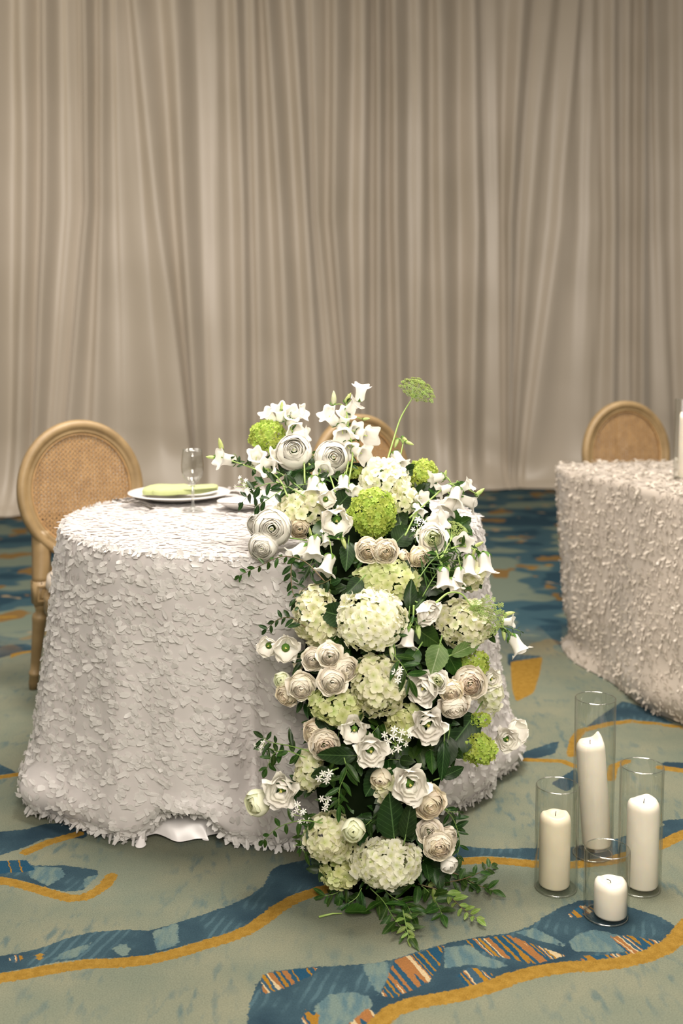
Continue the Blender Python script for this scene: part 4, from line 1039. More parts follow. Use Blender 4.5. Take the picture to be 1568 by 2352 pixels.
# ---------------------------------------------------------------- queen anne's lace
def ammi(label, stem, px, py, wpx, dx, dz, tow, mat, dd=0.0, nr=34, flat=.25, hpx=None):
    P = smoothpath(pp(stem, dd), 16); o0 = P[0]; o = empty('lace_flower', o0); tag(o, label, 'lace flower', 'green lace flowers')
    D = depth(px, py)+dd; rad = wpx/2*D/FPX; c = at(px, py, D); d = facing(dx, dz, tow); q = orient(d)
    hub = P[-1]; v, f = tube([p-o0 for p in P], [.0026*(1-.35*i/16) for i in range(17)], 6); ob('stem', mesh('stem', v, f, M['stem_light']), o)
    rr = random.Random(int(px)); rays = MB()
    um = MB()
    for k in range(11):
        a = k*2.4; r_ = .0068*math.sqrt((k+.3)/11); tip = Vector((r_*math.cos(a), r_*math.sin(a), .010-.25*r_))
        v, f = tube([(0, 0, 0), tip], .00035, 3, False); um.add(v, f)
        for w in range(4):
            b = w*1.57+k; e = tip+Vector((math.cos(b)*.0013, math.sin(b)*.0013, .0006)); v, f = tube([tip+Vector((0, 0, -.0003)), e], [.0010, .0007], 4); um.add(v, f)
    umm = um.build('umbellet', M[mat], False)
    for i in range(nr):
        a = i*2.39996; t = math.sqrt((i+.5)/nr); r_ = rad*.90*t
        loc = q @ Vector((r_*math.cos(a), r_*math.sin(a), -flat*rad*t*t+rr.uniform(-.05, .05)*rad)); e = c+loc
        v, f = tube([hub-o0, (hub-o0)*.45+(e-o0)*.55-(q @ Vector((0, 0, rad*.1))), e-o0], .0006, 4, False); rays.add(v, f)
        nn = (q @ Vector((math.cos(a)*t*.7, math.sin(a)*t*.7, 1))).normalized()
        ob('umbellet', umm, o, Matrix.Translation(e-o0-nn*.004) @ nn.to_track_quat('Z', 'Y').to_matrix().to_4x4() @ Matrix.Scale(rr.uniform(.75, 1.1), 4))
    ob('rays', rays.build('rays', M['stem_light']), o)
# ---------------------------------------------------------------- small starry blossoms
def _star():
    mb = MB()
    for k in range(6):
        a = 2*math.pi*k/6; v = []
        for t, w, z in ((.08, .05, 0), (.5, .17, .08), (.85, .13, .10), (1.0, .02, .05)):
            for s in (-1, 1): v.append((t*math.cos(a)-s*w*math.sin(a), t*math.sin(a)+s*w*math.cos(a), z))
        mb.add(v, [(0,1,3,2), (2,3,5,4), (4,5,7,6)])
    v, f = lathe([(.001, -.5), (.05, -.5), (.08, 0), (.10, .18), (.001, .22)], 6); mb.add(v, f)
    return mb.build('blossom', M['white'])
STAR = _star()
def starcluster(label, px, py, wpx, n, sx, sy, dd=-.01, size=.010):
    size *= .86
    c = at(px, py, depth(px, py)+dd); b = at(sx, sy, depth(sx, sy)+.05); o = empty('star_blossom_sprig', b); tag(o, label, 'blossom sprig', 'small starry blossom sprigs')
    rr = random.Random(int(px)); rad = wpx/2*depth(px, py)/FPX; mb = MB(); mid = b.lerp(c, .7)
    v, f = tube(smoothpath([(0, 0, 0), mid-b], 5), .0014, 5); mb.add(v, f)
    for i in range(n):
        a = i*2.4; t = math.sqrt((i+.4)/n); p = c+Vector((rad*t*math.cos(a), rr.uniform(-.01, .012), rad*t*math.sin(a)))
        d = (p-mid).normalized()+Vector((0, -.8, .1)); v, f = tube([mid-b, p-b], .0008, 4, False); mb.add(v, f)
        ob('blossom', STAR, o, Matrix.Translation(p-b) @ orient(d.normalized(), rr.uniform(0, 6)).to_matrix().to_4x4() @ Matrix.Scale(size*rr.uniform(.8, 1.15), 4))
    ob('twig', mb.build('twig', M['stem_light']), o); ms = leafs('lance', 'leaf_mid')
    for i in range(4):
        d = Vector((rr.uniform(-1, 1), -.3, rr.uniform(-1, .7)))
        ob('leaf', ms[i], o, Matrix.Translation(mid-b) @ frame(d, Vector((0, -1, .5))) @ Matrix.Scale(.028, 4))

# ---------------------------------------------------------------- the foam core that carries the stems
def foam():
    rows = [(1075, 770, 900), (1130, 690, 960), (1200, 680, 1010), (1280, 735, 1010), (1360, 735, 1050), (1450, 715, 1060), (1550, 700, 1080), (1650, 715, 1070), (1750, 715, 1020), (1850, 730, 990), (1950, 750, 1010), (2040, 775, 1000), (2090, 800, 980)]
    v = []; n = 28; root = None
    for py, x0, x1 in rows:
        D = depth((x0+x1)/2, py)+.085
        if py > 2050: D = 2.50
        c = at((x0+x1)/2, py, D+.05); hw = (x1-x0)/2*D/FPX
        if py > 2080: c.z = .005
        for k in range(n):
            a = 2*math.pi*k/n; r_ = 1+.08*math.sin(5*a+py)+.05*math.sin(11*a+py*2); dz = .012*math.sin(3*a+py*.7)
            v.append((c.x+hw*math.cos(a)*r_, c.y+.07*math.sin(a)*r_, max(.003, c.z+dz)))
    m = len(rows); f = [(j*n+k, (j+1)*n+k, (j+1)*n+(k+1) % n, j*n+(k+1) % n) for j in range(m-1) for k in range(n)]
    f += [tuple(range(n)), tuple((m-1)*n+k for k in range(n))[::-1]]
    tag(ob('floral_foam', mesh('floral_foam', v, f, M['foam'])), 'foam core of the cascade, coloured near-black as shade in the gaps between blooms', 'foam')
foam()

# ---------------------------------------------------------------- hydrangeas
for a in [
 ('hyd_white', 882, 1108, 128, 112, 'white and cream hydrangea at the top of the cascade, behind the bright green viburnum', .0),
 ('hyd_cream', 926, 1150, 70, 82, 'cream hydrangea tucked behind the right side of the green viburnum at table height', .02),
 ('hyd_cream', 698, 1168, 130, 108, 'cream-green hydrangea at the upper left, just above the dark-centred lisianthus', .02),
 ('hyd_green', 885, 1338, 158, 108, 'pale lime hydrangea directly above the largest white one', .04),
 ('hyd_white', 853, 1424, 172, 148, 'largest white hydrangea in the middle of the cascade', -.03),
 ('hyd_cream', 727, 1414, 112, 144, 'tall cream hydrangea at the left edge beside the largest white one', .0),
 ('hyd_cream', 1062, 1432, 138, 124, 'cream hydrangea on the right behind the feathery lace flower', .0),
 ('hyd_cream', 866, 1572, 142, 146, 'cream hydrangea below the largest white one, right of the spray roses', .0),
 ('hyd_green', 775, 1622, 135, 100, 'shaded pale green hydrangea below the spray roses', .01),
 ('hyd_cream', 712, 1772, 82, 108, 'small cream-green hydrangea at the left, above the starry white blossom', .03),
 ('hyd_cream', 758, 1922, 128, 124, 'cream hydrangea at the lower left of the cascade', .0),
 ('hyd_white', 887, 1978, 178, 130, 'broad creamy hydrangea hanging lowest over the floor greenery', -.02),
 ('hyd_green', 782, 2000, 108, 98, 'green-tinged hydrangea at the bottom left, under two others', .03),
 ('hyd_cream', 1078, 1322, 82, 76, 'small cream-green hydrangea at the right edge under the hanging bells', .03),
 ('hyd_green', 925, 1655, 90, 95, 'shaded green hydrangea behind the ruffled white lisianthus', .03),
 ('hyd_cream', 893, 1805, 84, 100, 'deeply shaded hydrangea behind the small white bud in the lower middle', .04),
 ('hyd_white', 1126, 1590, 72, 104, 'white-cream hydrangea against the cloth at the right edge', .04),
]: head(*a)
for a in [
 ('vib', 614, 1000, 92, 84, 'lime green viburnum at the far upper left against the curtain', .0),
 ('vib', 858, 1180, 108, 122, 'largest bright green viburnum at the front of the table top', -.03),
 ('vib', 970, 1092, 76, 76, 'lime green viburnum at the upper right beside the white hydrangea', .02),
 ('vib', 1086, 1524, 80, 66, 'lime green viburnum above the peach-centred roses on the right', .02),
 ('vib', 1098, 1716, 92, 88, 'vivid green viburnum hanging on the right over the cloth', .0),
 ('vib', 1104, 1652, 52, 38, 'small tuft of green viburnum just above the vivid green one', .01),
 ('vib', 812, 1086, 46, 34, 'tiny tuft of green viburnum between two white ranunculus stems', .06),
]: head(*a)
# ---------------------------------------------------------------- ranunculus, roses, lisianthus
for a in [
 ('ranunculus', 675, 1036, 76, .05, .35, 'round white ranunculus at the upper left, below the bellflowers', -.02),
 ('ranunculus', 764, 1051, 72, .18, .22, 'round white ranunculus in front of the middle chair', -.02),
 ('ranunculus', 624, 1214, 80, .05, .12, 'white ranunculus with a green eye, over the table edge at the left', -.04),
 ('ranunculus', 603, 1257, 62, -.1, -.1, 'cream ranunculus below the green-eyed one at the table edge', -.02),
 ('ranunculus', 590, 1204, 54, -.6, .1, 'white ranunculus half hidden behind the green-eyed one', .03),
 ('lis_open', 773, 1200, 76, .0, -.15, 'white lisianthus with a dark yellow-green eye left of the green viburnum', -.03),
 ('rose_white', 994, 1237, 62, .1, .2, 'white rose with a greenish heart at the right of the table top', -.01),
 ('garden', 846, 1266, 52, -.1, -.1, 'left one of the two cream garden roses under the green viburnum', -.01),
 ('garden', 886, 1268, 52, .1, -.05, 'right one of the two cream garden roses under the green viburnum', -.02),
 ('rose_cream', 964, 1283, 46, .2, -.2, 'small cream rose under the greenish-hearted white rose', .01),
 ('bud_cream', 928, 1274, 28, .4, .3, 'tiny cream rosebud right of the two garden roses', .02),
 ('lisianthus', 988, 1411, 68, .7, -.5, 'white lisianthus turned away to the right, beside the largest hydrangea', -.03),
 ('lis_cup', 613, 1487, 66, -.15, .05, 'white cup-shaped lisianthus with a yellow-green throat at the left edge', -.02),
 ('lis_cup', 657, 1492, 84, .1, .1, 'taller ragged white lisianthus beside the yellow-throated cup', -.02),
 ('rose_ivory', 718, 1517, 50, -.1, -.05, 'ivory spray rose, leftmost of the cluster in the middle', -.01),
 ('rose_ivory', 757, 1508, 54, .05, .05, 'ivory spray rose with a tan heart at the top of the cluster', -.03),
 ('rose_ivory', 796, 1540, 58, .35, .0, 'ivory spray rose at the right side of the cluster, against the cream hydrangea', -.01),
 ('rose_ivory', 764, 1569, 62, .05, -.1, 'wide ivory spray rose at the bottom of the cluster', -.03),
 ('rose_ivory', 692, 1583, 60, .05, -.15, 'ivory rose with pointed outer petals left of the spray rose cluster', -.02),
 ('rose_cream', 653, 1601, 52, -.5, -.2, 'cream rose facing left over the cloth beside the pointed ivory rose', .0),
 ('bud_green', 646, 1562, 44, -.2, .2, 'upright greenish cream rosebud at the left edge', .01),
 ('bud_cream', 685, 1525, 32, -.1, .3, 'shaded cream rosebud left of the spray rose cluster', .05),
 ('lisianthus', 966, 1585, 82, -.6, -.1, 'white lisianthus seen from the side, left of the peach-centred roses', -.01),
 ('rose_white', 1003, 1566, 48, -.1, .15, 'greenish white rose between the side-on lisianthus and the peach-centred rose', -.02),
 ('rose_cream', 1037, 1592, 52, -.1, -.15, 'cream rose with an orange heart, left of the largest peach-centred rose', -.03),
 ('peach', 1080, 1572, 68, .05, .05, 'largest garden rose with a pinkish peach centre on the right', -.03),
 ('rose_ivory', 1046, 1632, 66, .1, -.6, 'ivory rose hanging face down below the peach-centred roses', -.02),
 ('lisianthus', 1132, 1560, 52, .4, .2, 'ruffled white lisianthus against the cloth at the right of the roses', .02),
 ('lisianthus', 985, 1670, 86, .1, .0, 'large ruffled white lisianthus right of the tiny white star flowers', -.03),
 ('lisianthus', 1166, 1700, 62, .1, .2, 'ragged white lisianthus beside the vivid green viburnum', .02),
 ('lis_cup', 1192, 1680, 78, .6, .2, 'white lisianthus reaching farthest right over the cloth', .02),
 ('lis_open', 813, 1681, 66, -.05, .0, 'pointed white lisianthus with a yellow eye in the middle of the lower cascade', -.03),
 ('lisianthus', 853, 1729, 80, .1, .05, 'broad white lisianthus below the pointed yellow-eyed one', -.04),
 ('lisianthus', 643, 1821, 86, -.1, .0, 'full white lisianthus standing out over the cloth at the lower left', -.03),
 ('bud_green', 586, 1845, 70, -.8, .05, 'greenish white half-open bud farthest left at the bottom', -.03),
 ('rose_cream', 717, 1686, 56, -.5, .1, 'shaded cream rose facing left, above the tan-hearted one', .02),
 ('peach', 745, 1714, 62, .05, .1, 'cream garden rose with a tan heart at the left of the lower cascade', .0),
 ('lisianthus', 944, 1806, 92, .1, .15, 'largest pointed white lisianthus with a yellow streak, lower right', -.05),
 ('bud_cream', 874, 1791, 54, -.2, -.2, 'shaded cream bud between the two large white lisianthus', .03),
 ('rose_cream', 990, 1852, 74, .2, -.1, 'cream rose directly under the largest pointed lisianthus', -.01),
 ('rose_cream', 957, 1858, 52, -.4, -.2, 'cream rose half hidden behind the one under the pointed lisianthus', .03),
 ('rose_ivory', 985, 1912, 54, -.1, .3, 'ivory rose at the top of the small bunch above the floor greenery', .01),
 ('garden', 1008, 1948, 62, .0, .0, 'ivory garden rose at the front of the small bunch above the floor greenery', -.03),
 ('rose_ivory', 1034, 1930, 50, .7, .1, 'ivory rose on the right of the small bunch above the floor greenery', .0),
 ('bud_white', 1032, 1988, 46, .3, -.2, 'lowest small ivory bud of the bunch near the floor', -.01),
 ('bud_green', 812, 1908, 62, -.1, .2, 'greenish white half-open rose between the two low hydrangeas', -.04),
 ('lis_cup', 752, 1146, 56, .3, .2, 'small greenish white lisianthus above the cream-green hydrangea', -.01),
 ('rose_cream', 688, 1216, 50, .0, -.1, 'shaded cream rose behind the green-eyed ranunculus', .05),
 ('bud_white', 1010, 1188, 44, .8, .3, 'plain white bud above the greenish-hearted rose', .01),
]: bloom(*a)
# ---------------------------------------------------------------- bellflowers
bellstem('bellflower stem at the upper left with a cluster of bells above the lime viburnum', [(700, 1110), (695, 1040), (668, 985), (645, 945)],
  [(620, 958, 34, -.5, .8, .5), (644, 950, 36, -.1, 1, .6), (668, 958, 38, .3, .7, .9), (685, 952, 34, .9, .4, .4), (672, 978, 36, .4, -.5, .8), (690, 999, 34, 1, .1, .3)],
  [(647, 932, 22, .1, 1, .2, 'g')], 3)
bellstem('bellflower stem reaching farthest left over the table, with one bell and lime buds', [(655, 1120), (600, 1085), (560, 1068), (530, 1058), (495, 1045)],
  [(520, 1055, 42, -.8, .2, .5)], [(506, 1021, 32, -.2, 1, .1, 'g'), (483, 1050, 22, -1, .1, .1, 'g')], 6, .022)
bellstem('pair of bells left of the round upper-left ranunculus, one looking up', [(660, 1140), (640, 1100), (600, 1070)],
  [(588, 1053, 36, .1, .6, .8), (616, 1078, 38, -.1, .25, .6), (628, 1058, 40, .5, .6, .4)], [], 4, .022)
bellstem('tallest bellflower stem in front of the middle chair, topped by upright bells', [(800, 1110), (810, 1040), (800, 980), (795, 930), (800, 905)],
  [(828, 902, 36, .15, 1, .2), (808, 934, 34, .8, .7, .3), (760, 960, 40, -.5, .6, .5), (792, 962, 38, .2, .8, .6), (786, 992, 42, .1, -.5, .9), (812, 988, 34, .6, .2, .9), (838, 1000, 46, .6, -.1, .8), (826, 1040, 40, .7, -.2, .8), (800, 1028, 36, .3, -.3, .9)],
  [(766, 914, 34, 0, 1, .1, 'w'), (799, 914, 28, .6, 1, .1, 'g'), (841, 962, 18, .8, .1, .2, 'g')], 6, .022)
bellstem('single bell facing forward below the ranunculus in front of the chair', [(770, 1130), (760, 1100), (752, 1082)], [(745, 1079, 38, -.2, .1, 1.2)], [], 3, .02)
bellstem('bell hanging between the two round ranunculus, over the cream-green hydrangea', [(730, 1060), (735, 1080), (728, 1095)], [(720, 1118, 46, -.05, -.9, .7), (742, 1126, 34, .4, -.8, .6)], [(712, 1070, 18, -.3, .6, .3, 'g')], 4, .025)
bellstem('bell hanging above the large dark leaf left of the green viburnum', [(800, 1060), (795, 1085), (790, 1095)], [(788, 1112, 40, -.1, -.9, .6), (812, 1122, 26, .6, -.4, .8)], [], 3, .022)
bellstem('bellflower stem behind the white hydrangea at the foot of the tall lace flower', [(910, 1110), (915, 1070), (925, 1020)], [(914, 1056, 40, .4, -.7, .6)], [(931, 1012, 26, .6, -.6, .2, 'g'), (910, 1018, 24, -.3, -.8, .2, 'g'), (940, 1018, 22, .8, -.3, .2, 'g')], 5, .02)
bellstem('bellflower stem stretching right over the table top, ending in a lime bud', [(940, 1190), (985, 1150), (1040, 1110), (1095, 1135)],
  [(1003, 1097, 32, -.9, -.1, .3), (1020, 1124, 32, -.9, -.2, .4), (1045, 1140, 44, -.3, -.7, .6), (1074, 1152, 38, 1, -.3, .3), (1068, 1118, 30, .8, .5, .3), (1030, 1160, 40, -.5, -.7, .6)],
  [(1022, 1090, 24, .2, .9, .2, 'g'), (1102, 1130, 28, .8, .7, .2, 'g'), (1060, 1112, 20, .8, -.3, .2, 'g')], 8, .022)
bellstem('three small bells between the white hydrangea and the greenish-hearted rose', [(930, 1230), (950, 1190), (965, 1165)], [(965, 1145, 30, .5, .2, .8), (958, 1170, 30, .3, -.6, .7), (1000, 1196, 44, .8, .3, .5)], [], 4, .022)
bellstem('bell hanging alone over the spiky greenery right of the lime hydrangea', [(1000, 1265), (1010, 1290), (1018, 1305)], [(1018, 1328, 46, .05, -1, .4), (1040, 1345, 34, .4, -.8, .5)], [(1030, 1303, 20, .2, -.8, .2, 'g')], 8, .03)
bellstem('right-hand bellflower stem with an open star bell and two hanging bells', [(1010, 1280), (1050, 1255), (1090, 1262), (1112, 1275)],
  [(1060, 1245, 40, .1, .1, 1.3), (1076, 1300, 46, -.1, -1, .4), (1113, 1295, 48, .1, -1, .4), (1052, 1322, 36, -.3, -.9, .4)], [(1100, 1250, 24, .8, .5, .2, 'g'), (1088, 1268, 20, .3, .9, .2, 'g')], 7, .024)
bellstem('bellflower stem on the far right with one bell hanging past the cloth', [(1100, 1460), (1140, 1440), (1165, 1448), (1178, 1460)],
  [(1186, 1480, 44, .5, -.8, .4), (1166, 1428, 28, .9, .1, .3)], [(1170, 1409, 26, 1, .25, .1, 'g'), (1157, 1458, 28, .1, -1, .1, 'g')], 5, .022)
bellstem('two bells and a dangling third over the table edge left of the garden roses', [(790, 1240), (755, 1235), (715, 1232)],
  [(720, 1257, 48, -.1, -.9, .5), (686, 1266, 42, -.8, -.6, .4), (752, 1296, 44, -.4, -.9, .4), (748, 1238, 26, .2, -.8, .5)], [(712, 1220, 20, -.1, .8, .2, 'g'), (790, 1248, 28, .3, -.9, .2, 'g')], 6, .026)
bellstem('bell hanging under the right side of the largest white hydrangea', [(950, 1390), (948, 1425), (942, 1440)], [(936, 1466, 44, -.15, -1, .4)], [(961, 1452, 34, .1, -1, .1, 'g')], 5, .03)
bellstem('pale bud hanging in the dark gap under the largest white hydrangea', [(905, 1440), (900, 1470)], [], [(900, 1500, 36, .1, -1, .2, 'w'), (920, 1555, 26, .5, -.4, .5, 'w')], 4, .03)
# ---------------------------------------------------------------- lace flowers, stars
ammi('tall green lace flower rising above everything on a curved stem', [(888, 1062), (902, 1015), (920, 960), (948, 912)], 964, 884, 92, .35, .9, .55, 'ammi', -.02, 46, .42)
ammi('feathery pale green lace flower drooping over the cloth on the right', [(1000, 1385), (1030, 1362), (1060, 1365), (1082, 1392)], 1118, 1428, 124, .35, -.2, .9, 'ammi_pale', -.04, 56, .35)
ammi('small feathery lace flower beside the greenish-hearted white rose', [(1010, 1290), (1025, 1260), (1035, 1240)], 1052, 1212, 66, .4, .7, .5, 'ammi_pale', .0, 22, .5)
starcluster('cluster of tiny six-petalled white star flowers left of the ruffled lisianthus', 912, 1700, 66, 10, 900, 1735, -.02, .0115)
starcluster('tiny white star flowers drooping over the small left hydrangea', 748, 1782, 34, 5, 770, 1745, -.04, .011)
starcluster('tiny white blossoms at the tip of dark leaves near the plate', 556, 1114, 40, 7, 600, 1125, -.01, .008)
starcluster('tiny white blossoms on the leafy sprig farthest left in the lower cascade', 597, 1712, 30, 6, 650, 1730, -.01, .008)
starcluster('tiny white blossoms above the lower left hydrangea', 688, 1872, 44, 7, 730, 1890, -.02, .0095)
starcluster('tiny white blossoms hanging below the lower left leaves', 745, 1845, 30, 4, 760, 1820, -.02, .010)
starcluster('small white blossoms between the green viburnum and the greenish-hearted rose', 965, 1212, 46, 8, 940, 1240, -.01, .010)
starcluster('tiny white blossoms beside the drooping leaves right of the cream hydrangea', 912, 1550, 26, 4, 925, 1570, -.03, .010)
starcluster('faint pale blossoms in the shadow at the left of the low hydrangea', 690, 1945, 34, 5, 720, 1925, .0, .008)
# ---------------------------------------------------------------- greenery named one by one
FG = 'leafy sprigs in the flower cascade'
def sprig(name, label, pts, kind, mat, L, n, seed, dd=0, **kw): return spray(name, label, 'foliage', FG, pp(pts, dd), kind, mat, L, n, seed=seed, **kw)
sprig('dark_leaf_sprig', 'dark oval-leaved sprig over the table nearest the plate', [(700, 1140), (640, 1110), (590, 1120), (555, 1155)], 'myrtle', 'leaf', .045, 11, 1, -.01)
sprig('dark_leaf_sprig', 'dark-leaved sprig curving up behind the farthest-left bell', [(700, 1130), (640, 1085), (590, 1075), (545, 1062)], 'myrtle', 'leaf', .036, 10, 2, .0)
sprig('dark_leaf_sprig', 'dark-leaved sprig drooping to the table under the upper left leaves', [(720, 1110), (660, 1120), (610, 1150), (585, 1165)], 'myrtle', 'leaf', .042, 10, 3, .01)
sprig('dark_leaf_sprig', 'dark leaves below the round upper-left ranunculus', [(760, 1150), (720, 1100), (690, 1075), (650, 1060)], 'ovate', 'leaf', .05, 8, 4, .02)
sprig('dark_leaf_sprig', 'dark leaves behind the lime viburnum at the upper left', [(720, 1100), (680, 1050), (640, 1020), (620, 1045)], 'myrtle', 'leaf', .04, 7, 5, .03)
sprig('dark_leaf_sprig', 'dark leaves between the two round ranunculus', [(800, 1130), (760, 1090), (730, 1060), (715, 1040)], 'myrtle', 'leaf_mid', .036, 8, 6, .02)
sprig('myrtle_sprig', 'glossy myrtle sprig arching left over the table edge', [(745, 1335), (700, 1290), (650, 1278), (600, 1298), (550, 1322)], 'myrtle', 'leaf_mid', .030, 15, 7, -.04, stem='stem_brown', t0=.25, droop=-.35)
sprig('myrtle_sprig', 'myrtle sprig hanging straight down in front of the cloth, left of the cascade', [(670, 1285), (668, 1320), (672, 1360), (688, 1395)], 'myrtle', 'leaf', .030, 12, 8, -.03, stem='stem_brown', t0=.05)
sprig('myrtle_sprig', 'dark myrtle sprig against the cloth above the yellow-throated cup', [(700, 1440), (670, 1420), (640, 1422), (612, 1445)], 'myrtle', 'leaf', .030, 10, 9, -.02, stem='stem_brown', t0=.1)
sprig('myrtle_sprig', 'dark myrtle leaves in the shadow above the tall cream hydrangea', [(760, 1330), (740, 1340), (700, 1350), (680, 1380)], 'lance', 'leaf', .036, 9, 10, .0, stem='stem_brown')
sprig('leafy_sprig', 'green sprig with rounded leaves farthest left in the lower cascade', [(700, 1740), (660, 1725), (630, 1730), (612, 1765)], 'myrtle', 'leaf_mid', .042, 10, 11, -.01)
sprig('leafy_sprig', 'dark curled leaf sprig above the lower left hydrangea', [(710, 1725), (660, 1712), (620, 1705), (605, 1695)], 'lance', 'leaf', .05, 7, 12, .0)
sprig('leafy_sprig', 'bright green sprig trailing over the pooled cloth at the lower left', [(740, 1890), (690, 1885), (640, 1900), (605, 1930)], 'myrtle', 'leaf_mid', .036, 9, 13, -.02)
sprig('leafy_sprig', 'green leaves hanging between the lower left flowers and the cloth', [(740, 1880), (710, 1900), (690, 1930), (700, 1960)], 'lance', 'leaf_mid', .04, 7, 14, .0)
sprig('leafy_sprig', 'drooping lance leaves in the dark gap left of the largest pointed lisianthus', [(790, 1740), (795, 1770), (780, 1810), (778, 1850)], 'lance', 'leaf_mid', .05, 9, 15, -.02)
sprig('leafy_sprig', 'light green drooping leaves right of the cream hydrangea', [(900, 1500), (925, 1530), (940, 1560)], 'lance', 'leaf_mid', .062, 6, 16, -.02)
sprig('leafy_sprig', 'small leaves on thin stems hanging beside the lower right cloth hem', [(1010, 1850), (1040, 1880), (1055, 1930), (1050, 1965)], 'lance', 'leaf', .038, 9, 17, .02)
sprig('leafy_sprig', 'small dark sprig crossing the cloth hem right of the cream rose', [(1000, 1830), (1030, 1862), (1055, 1865)], 'lance', 'leaf', .022, 6, 18, .0)
sprig('spiky_green', 'spiky bright green foliage below the greenish-hearted white rose', [(960, 1330), (990, 1290), (1020, 1265), (1045, 1255)], 'needle', 'leaf_mid', .045, 26, 19, .0, droop=0)
sprig('spiky_green', 'spiky green foliage around the lone hanging bell', [(970, 1370), (1000, 1320), (1030, 1290), (1070, 1290)], 'needle', 'leaf_mid', .045, 26, 20, .02, droop=0)
sprig('leafy_sprig', 'thin pale sprig standing out past the cloth near the far right bell', [(1120, 1450), (1150, 1438), (1180, 1445), (1195, 1450)], 'needle', 'leaf', .026, 6, 21, .02)
for k, (pts, kind, mat, L, n, lab) in enumerate([
 ([(800, 2030), (775, 2050), (745, 2058)], 'lance', 'leaf_mid', .045, 9, 'small fern-like green leaves at the left of the floor greenery'),
 ([(850, 2040), (880, 2070), (905, 2110), (935, 2145)], 'lance', 'leaf_mid', .060, 13, 'long curling green leaves spilling down to the lowest point on the carpet'),
 ([(870, 2030), (900, 2060), (930, 2075), (945, 2100)], 'lance', 'leaf_mid', .058, 12, 'broad curled green leaves in the middle of the floor greenery'),
 ([(940, 2020), (975, 2040), (1000, 2070), (1015, 2100)], 'myrtle', 'leaf_mid', .046, 13, 'mid green leafy sprig on the carpet under the last rosebud'),
 ([(960, 2030), (1020, 2050), (1060, 2085), (1095, 2110)], 'myrtle', 'leaf_light', .036, 14, 'light yellowish green sprig pointing towards the candles'),
 ([(980, 2010), (1040, 2005), (1090, 2030), (1130, 2045)], 'myrtle', 'leaf_mid', .040, 15, 'green sprig reaching farthest right on the carpet'),
 ([(960, 2000), (1010, 1995), (1050, 2010), (1080, 2030)], 'myrtle', 'leaf', .042, 12, 'dark green leaves behind the yellowish sprig on the carpet'),
 ([(1000, 2030), (1060, 2020), (1110, 2000), (1128, 1990)], 'myrtle', 'leaf_mid', .032, 9, 'upturned twig tip at the right end of the floor greenery'),
 ([(830, 2040), (820, 2060), (800, 2075)], 'lance', 'leaf', .05, 8, 'dark leaves under the bottom left hydrangea'),
 ([(925, 2090), (932, 2125), (938, 2152)], 'myrtle', 'leaf_light', .026, 6, 'tiny pale leaf tip at the very bottom of the arrangement')]):
    P = []
    for i, (x, y) in enumerate(pts):
        g = atz(x, y, .012+.028*(i == 0)+.012*(i == 1)); P.append(g)
    if k in (0, 8, 1, 2): P[0] = at(pts[0][0], pts[0][1], 2.40)
    spray('floor_sprig', lab, 'foliage', 'leafy sprigs spilling on the carpet', P, kind, mat, L*1.12, n+1, seed=40+k, face=(0, -.6, .8), droop=-.02, stem='stem_brown' if k in (4, 5, 7) else 'stem')
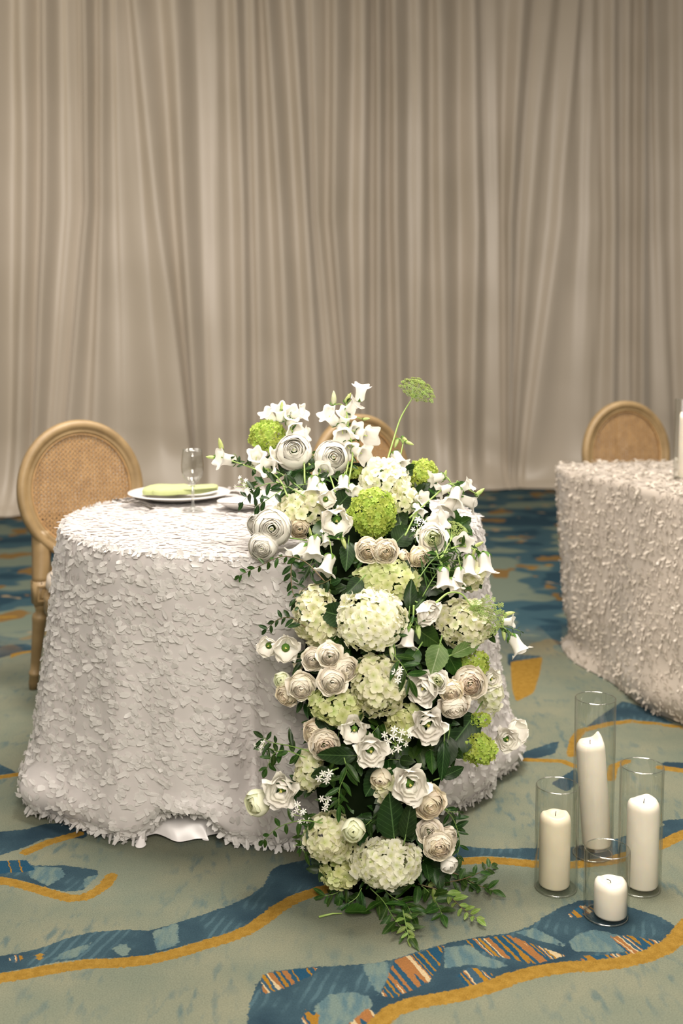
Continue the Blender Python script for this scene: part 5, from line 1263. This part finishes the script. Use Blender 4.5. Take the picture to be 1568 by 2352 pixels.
# two cut pieces lying loose on the carpet
a = atz(795, 2104, .004); o = empty('fallen_leaf', a, Quaternion((0, 0, 1), .1)); tag(o, 'single green leaf lying loose on the carpet left of the greenery', 'leaf', 'loose clippings on the carpet')
ob('blade', leafs('ovate', 'leaf_mid')[1], o, Matrix.Translation((-.004, 0, .010)) @ Matrix.Scale(.062, 4))
a = atz(732, 2106, .003); b = atz(785, 2098, .004); o = empty('cut_stem', a); tag(o, 'short cut green stem lying on the carpet left of the loose leaf', 'stem', 'loose clippings on the carpet')
v, f = tube([(0, 0, 0), (b-a)*.6+Vector((0, 0, .003)), b-a], [.0026, .0020, .0014], 6); ob('twig', mesh('twig', v, f, M['stem_light']), o)
for a in [
 (770, 1170, 812, 1122, 60, 'large dark serrated leaf under the bell left of the white hydrangea', 'leaf_big', .02),
 (905, 1250, 948, 1205, 60, 'large dark leaf right of the bright green viburnum', 'leaf_big', .01),
 (905, 1150, 925, 1215, 50, 'dark leaf between the white hydrangea and the greenish-hearted rose', 'leaf_big', .04),
 (740, 1235, 735, 1190, 46, 'blue-green leaf left of the dark-eyed lisianthus', 'leaf_mid', .02),
 (800, 1245, 795, 1305, 40, 'upright dark leaf below the dark-eyed lisianthus', 'leaf_big', .0),
 (800, 1420, 732, 1400, 62, 'dark leaf wedged left of the largest white hydrangea', 'leaf_big', -.02),
 (830, 1330, 798, 1362, 40, 'small dark leaf on top of the largest white hydrangea', 'leaf_big', -.03),
 (1010, 1480, 992, 1548, 58, 'pale green hanging leaf with clear veins right of the dark gap', 'leaf_under', -.02),
 (1035, 1505, 1112, 1470, 34, 'pale green veined leaf lying across below the lace flower', 'leaf_under', -.03),
 (1020, 1490, 1060, 1560, 46, 'mid green leaf under the two pale veined ones', 'leaf_mid', .01),
 (940, 1400, 945, 1330, 34, 'narrow dark leaf between the lime hydrangea and the turned lisianthus', 'leaf_big', .0),
 (950, 1440, 1010, 1480, 60, 'shaded leaf under the turned-away lisianthus', 'leaf_mid', .03),
 (960, 1490, 925, 1540, 44, 'curved leaf right of the hanging pale bud', 'leaf_mid', -.01),
 (1090, 1640, 1020, 1740, 86, 'largest dark leaf with pale veins behind the vivid green viburnum', 'leaf_big', .02),
 (1030, 1690, 1015, 1770, 60, 'dark leaf left of the vivid green viburnum', 'leaf_big', .01),
 (1015, 1785, 1068, 1762, 30, 'curved dark leaf on the cloth under the vivid green viburnum', 'leaf_big', -.01),
 (1020, 1700, 1015, 1795, 32, 'long hanging dark leaf beside the cloth at the lower right', 'leaf_big', -.01),
 (820, 1735, 725, 1735, 44, 'dark leaf across the top of the small left hydrangea', 'leaf_big', -.03),
 (760, 1770, 712, 1785, 34, 'narrow dark leaf over the small left hydrangea', 'leaf_big', -.04),
 (905, 1925, 895, 1830, 80, 'large dark veined leaf in the lower gap', 'leaf_big', .0),
 (930, 1925, 945, 1845, 44, 'upright dark leaf left of the two cream roses', 'leaf_big', -.02),
 (860, 1480, 830, 1500, 40, 'dark leaf in the gap beneath the largest white hydrangea', 'leaf_big', .03),
 (880, 1505, 960, 1500, 50, 'dark leaf below the right side of the largest white hydrangea', 'leaf_big', .02),
 (730, 1640, 760, 1680, 40, 'dark leaf below the shaded green hydrangea', 'leaf_big', .02),
 (880, 1760, 840, 1830, 60, 'dark leaf under the broad white lisianthus', 'leaf_big', .04),
 (690, 1130, 700, 1070, 44, 'dark leaf under the round upper-left ranunculus', 'leaf_big', .01),
 (960, 1075, 925, 1085, 30, 'dark leaf tip left of the upper right viburnum', 'leaf_big', -.01),
 (660, 1235, 562, 1225, 26, 'dark leaf tip at the far left of the ranunculus trio', 'leaf_mid', .03),
]: bigleaf(*a)
# ---------------------------------------------------------------- filler greenery packed between the blooms
rr = random.Random(77)
left = [(1090, 690), (1150, 660), (1220, 650), (1300, 740), (1400, 700), (1500, 690), (1600, 690), (1700, 690), (1800, 700), (1900, 720), (2000, 760), (2060, 800)]
right = [(1090, 960), (1150, 1020), (1220, 1050), (1300, 1070), (1400, 1080), (1500, 1080), (1600, 1080), (1700, 1060), (1800, 990), (1900, 1020), (2000, 1010), (2060, 1000)]
REF = []
for o in list(bpy.data.objects):
    if o.get('group', '').endswith('in the flower cascade') and o.get('category') in ('hydrangea', 'viburnum', 'ranunculus', 'rose', 'lisianthus'):
        ph_ = o['label'].split(',')[0]
        for cut in (' below', ' above', ' against', ' between', ' right of', ' left of', ' beside', ' under', ' behind', ' over', ' at the', ' in the', ' on the', ' of the'):
            if len(ph_.split()) > 9 and cut in ph_: ph_ = ph_[:ph_.rindex(cut)]
        REF.append((proj(*o.location), ' '.join(ph_.split()[:10])))
used = set()
def filler_label(x, y):
    for (qx, qy), ph_ in sorted(REF, key=lambda r: (r[0][0]-x)**2+(r[0][1]-y)**2):
        dx, dy = x-qx, y-qy; rel = ('right of' if dx > 0 else 'left of') if abs(dx) > abs(dy) else ('below' if dy > 0 else 'above')
        for w in (rel, 'tucked behind'):
            l = 'dark leafy sprig %s the %s' % (w, ph_)
            if l not in used and len(l.split()) <= 16: used.add(l); return l
for i in range(64):
    py = 1090+(i+.5)/64*960+rr.uniform(-10, 10); x0 = np.interp(py, *zip(*left)); x1 = np.interp(py, *zip(*right))
    px = x0+(x1-x0)*((i*.618) % 1); cx = (x0+x1)/2; sx = (px-cx)/((x1-x0)/2)
    e = (px+sx*30+rr.uniform(-30, 30), py+rr.uniform(-45, 60))
    spray('leafy_sprig', filler_label(px, py), 'foliage', 'filler greenery between the blooms',
        [at(px-sx*25, py, depth(px, py)+.10), at(px, py, depth(px, py)+.07), at(e[0], e[1], depth(*e)+.045)], rr.choice(['lance', 'myrtle', 'myrtle', 'ovate']), rr.choice(['leaf', 'leaf', 'leaf', 'leaf_mid']), rr.uniform(.038, .055), 8, seed=200+i, t0=.3)
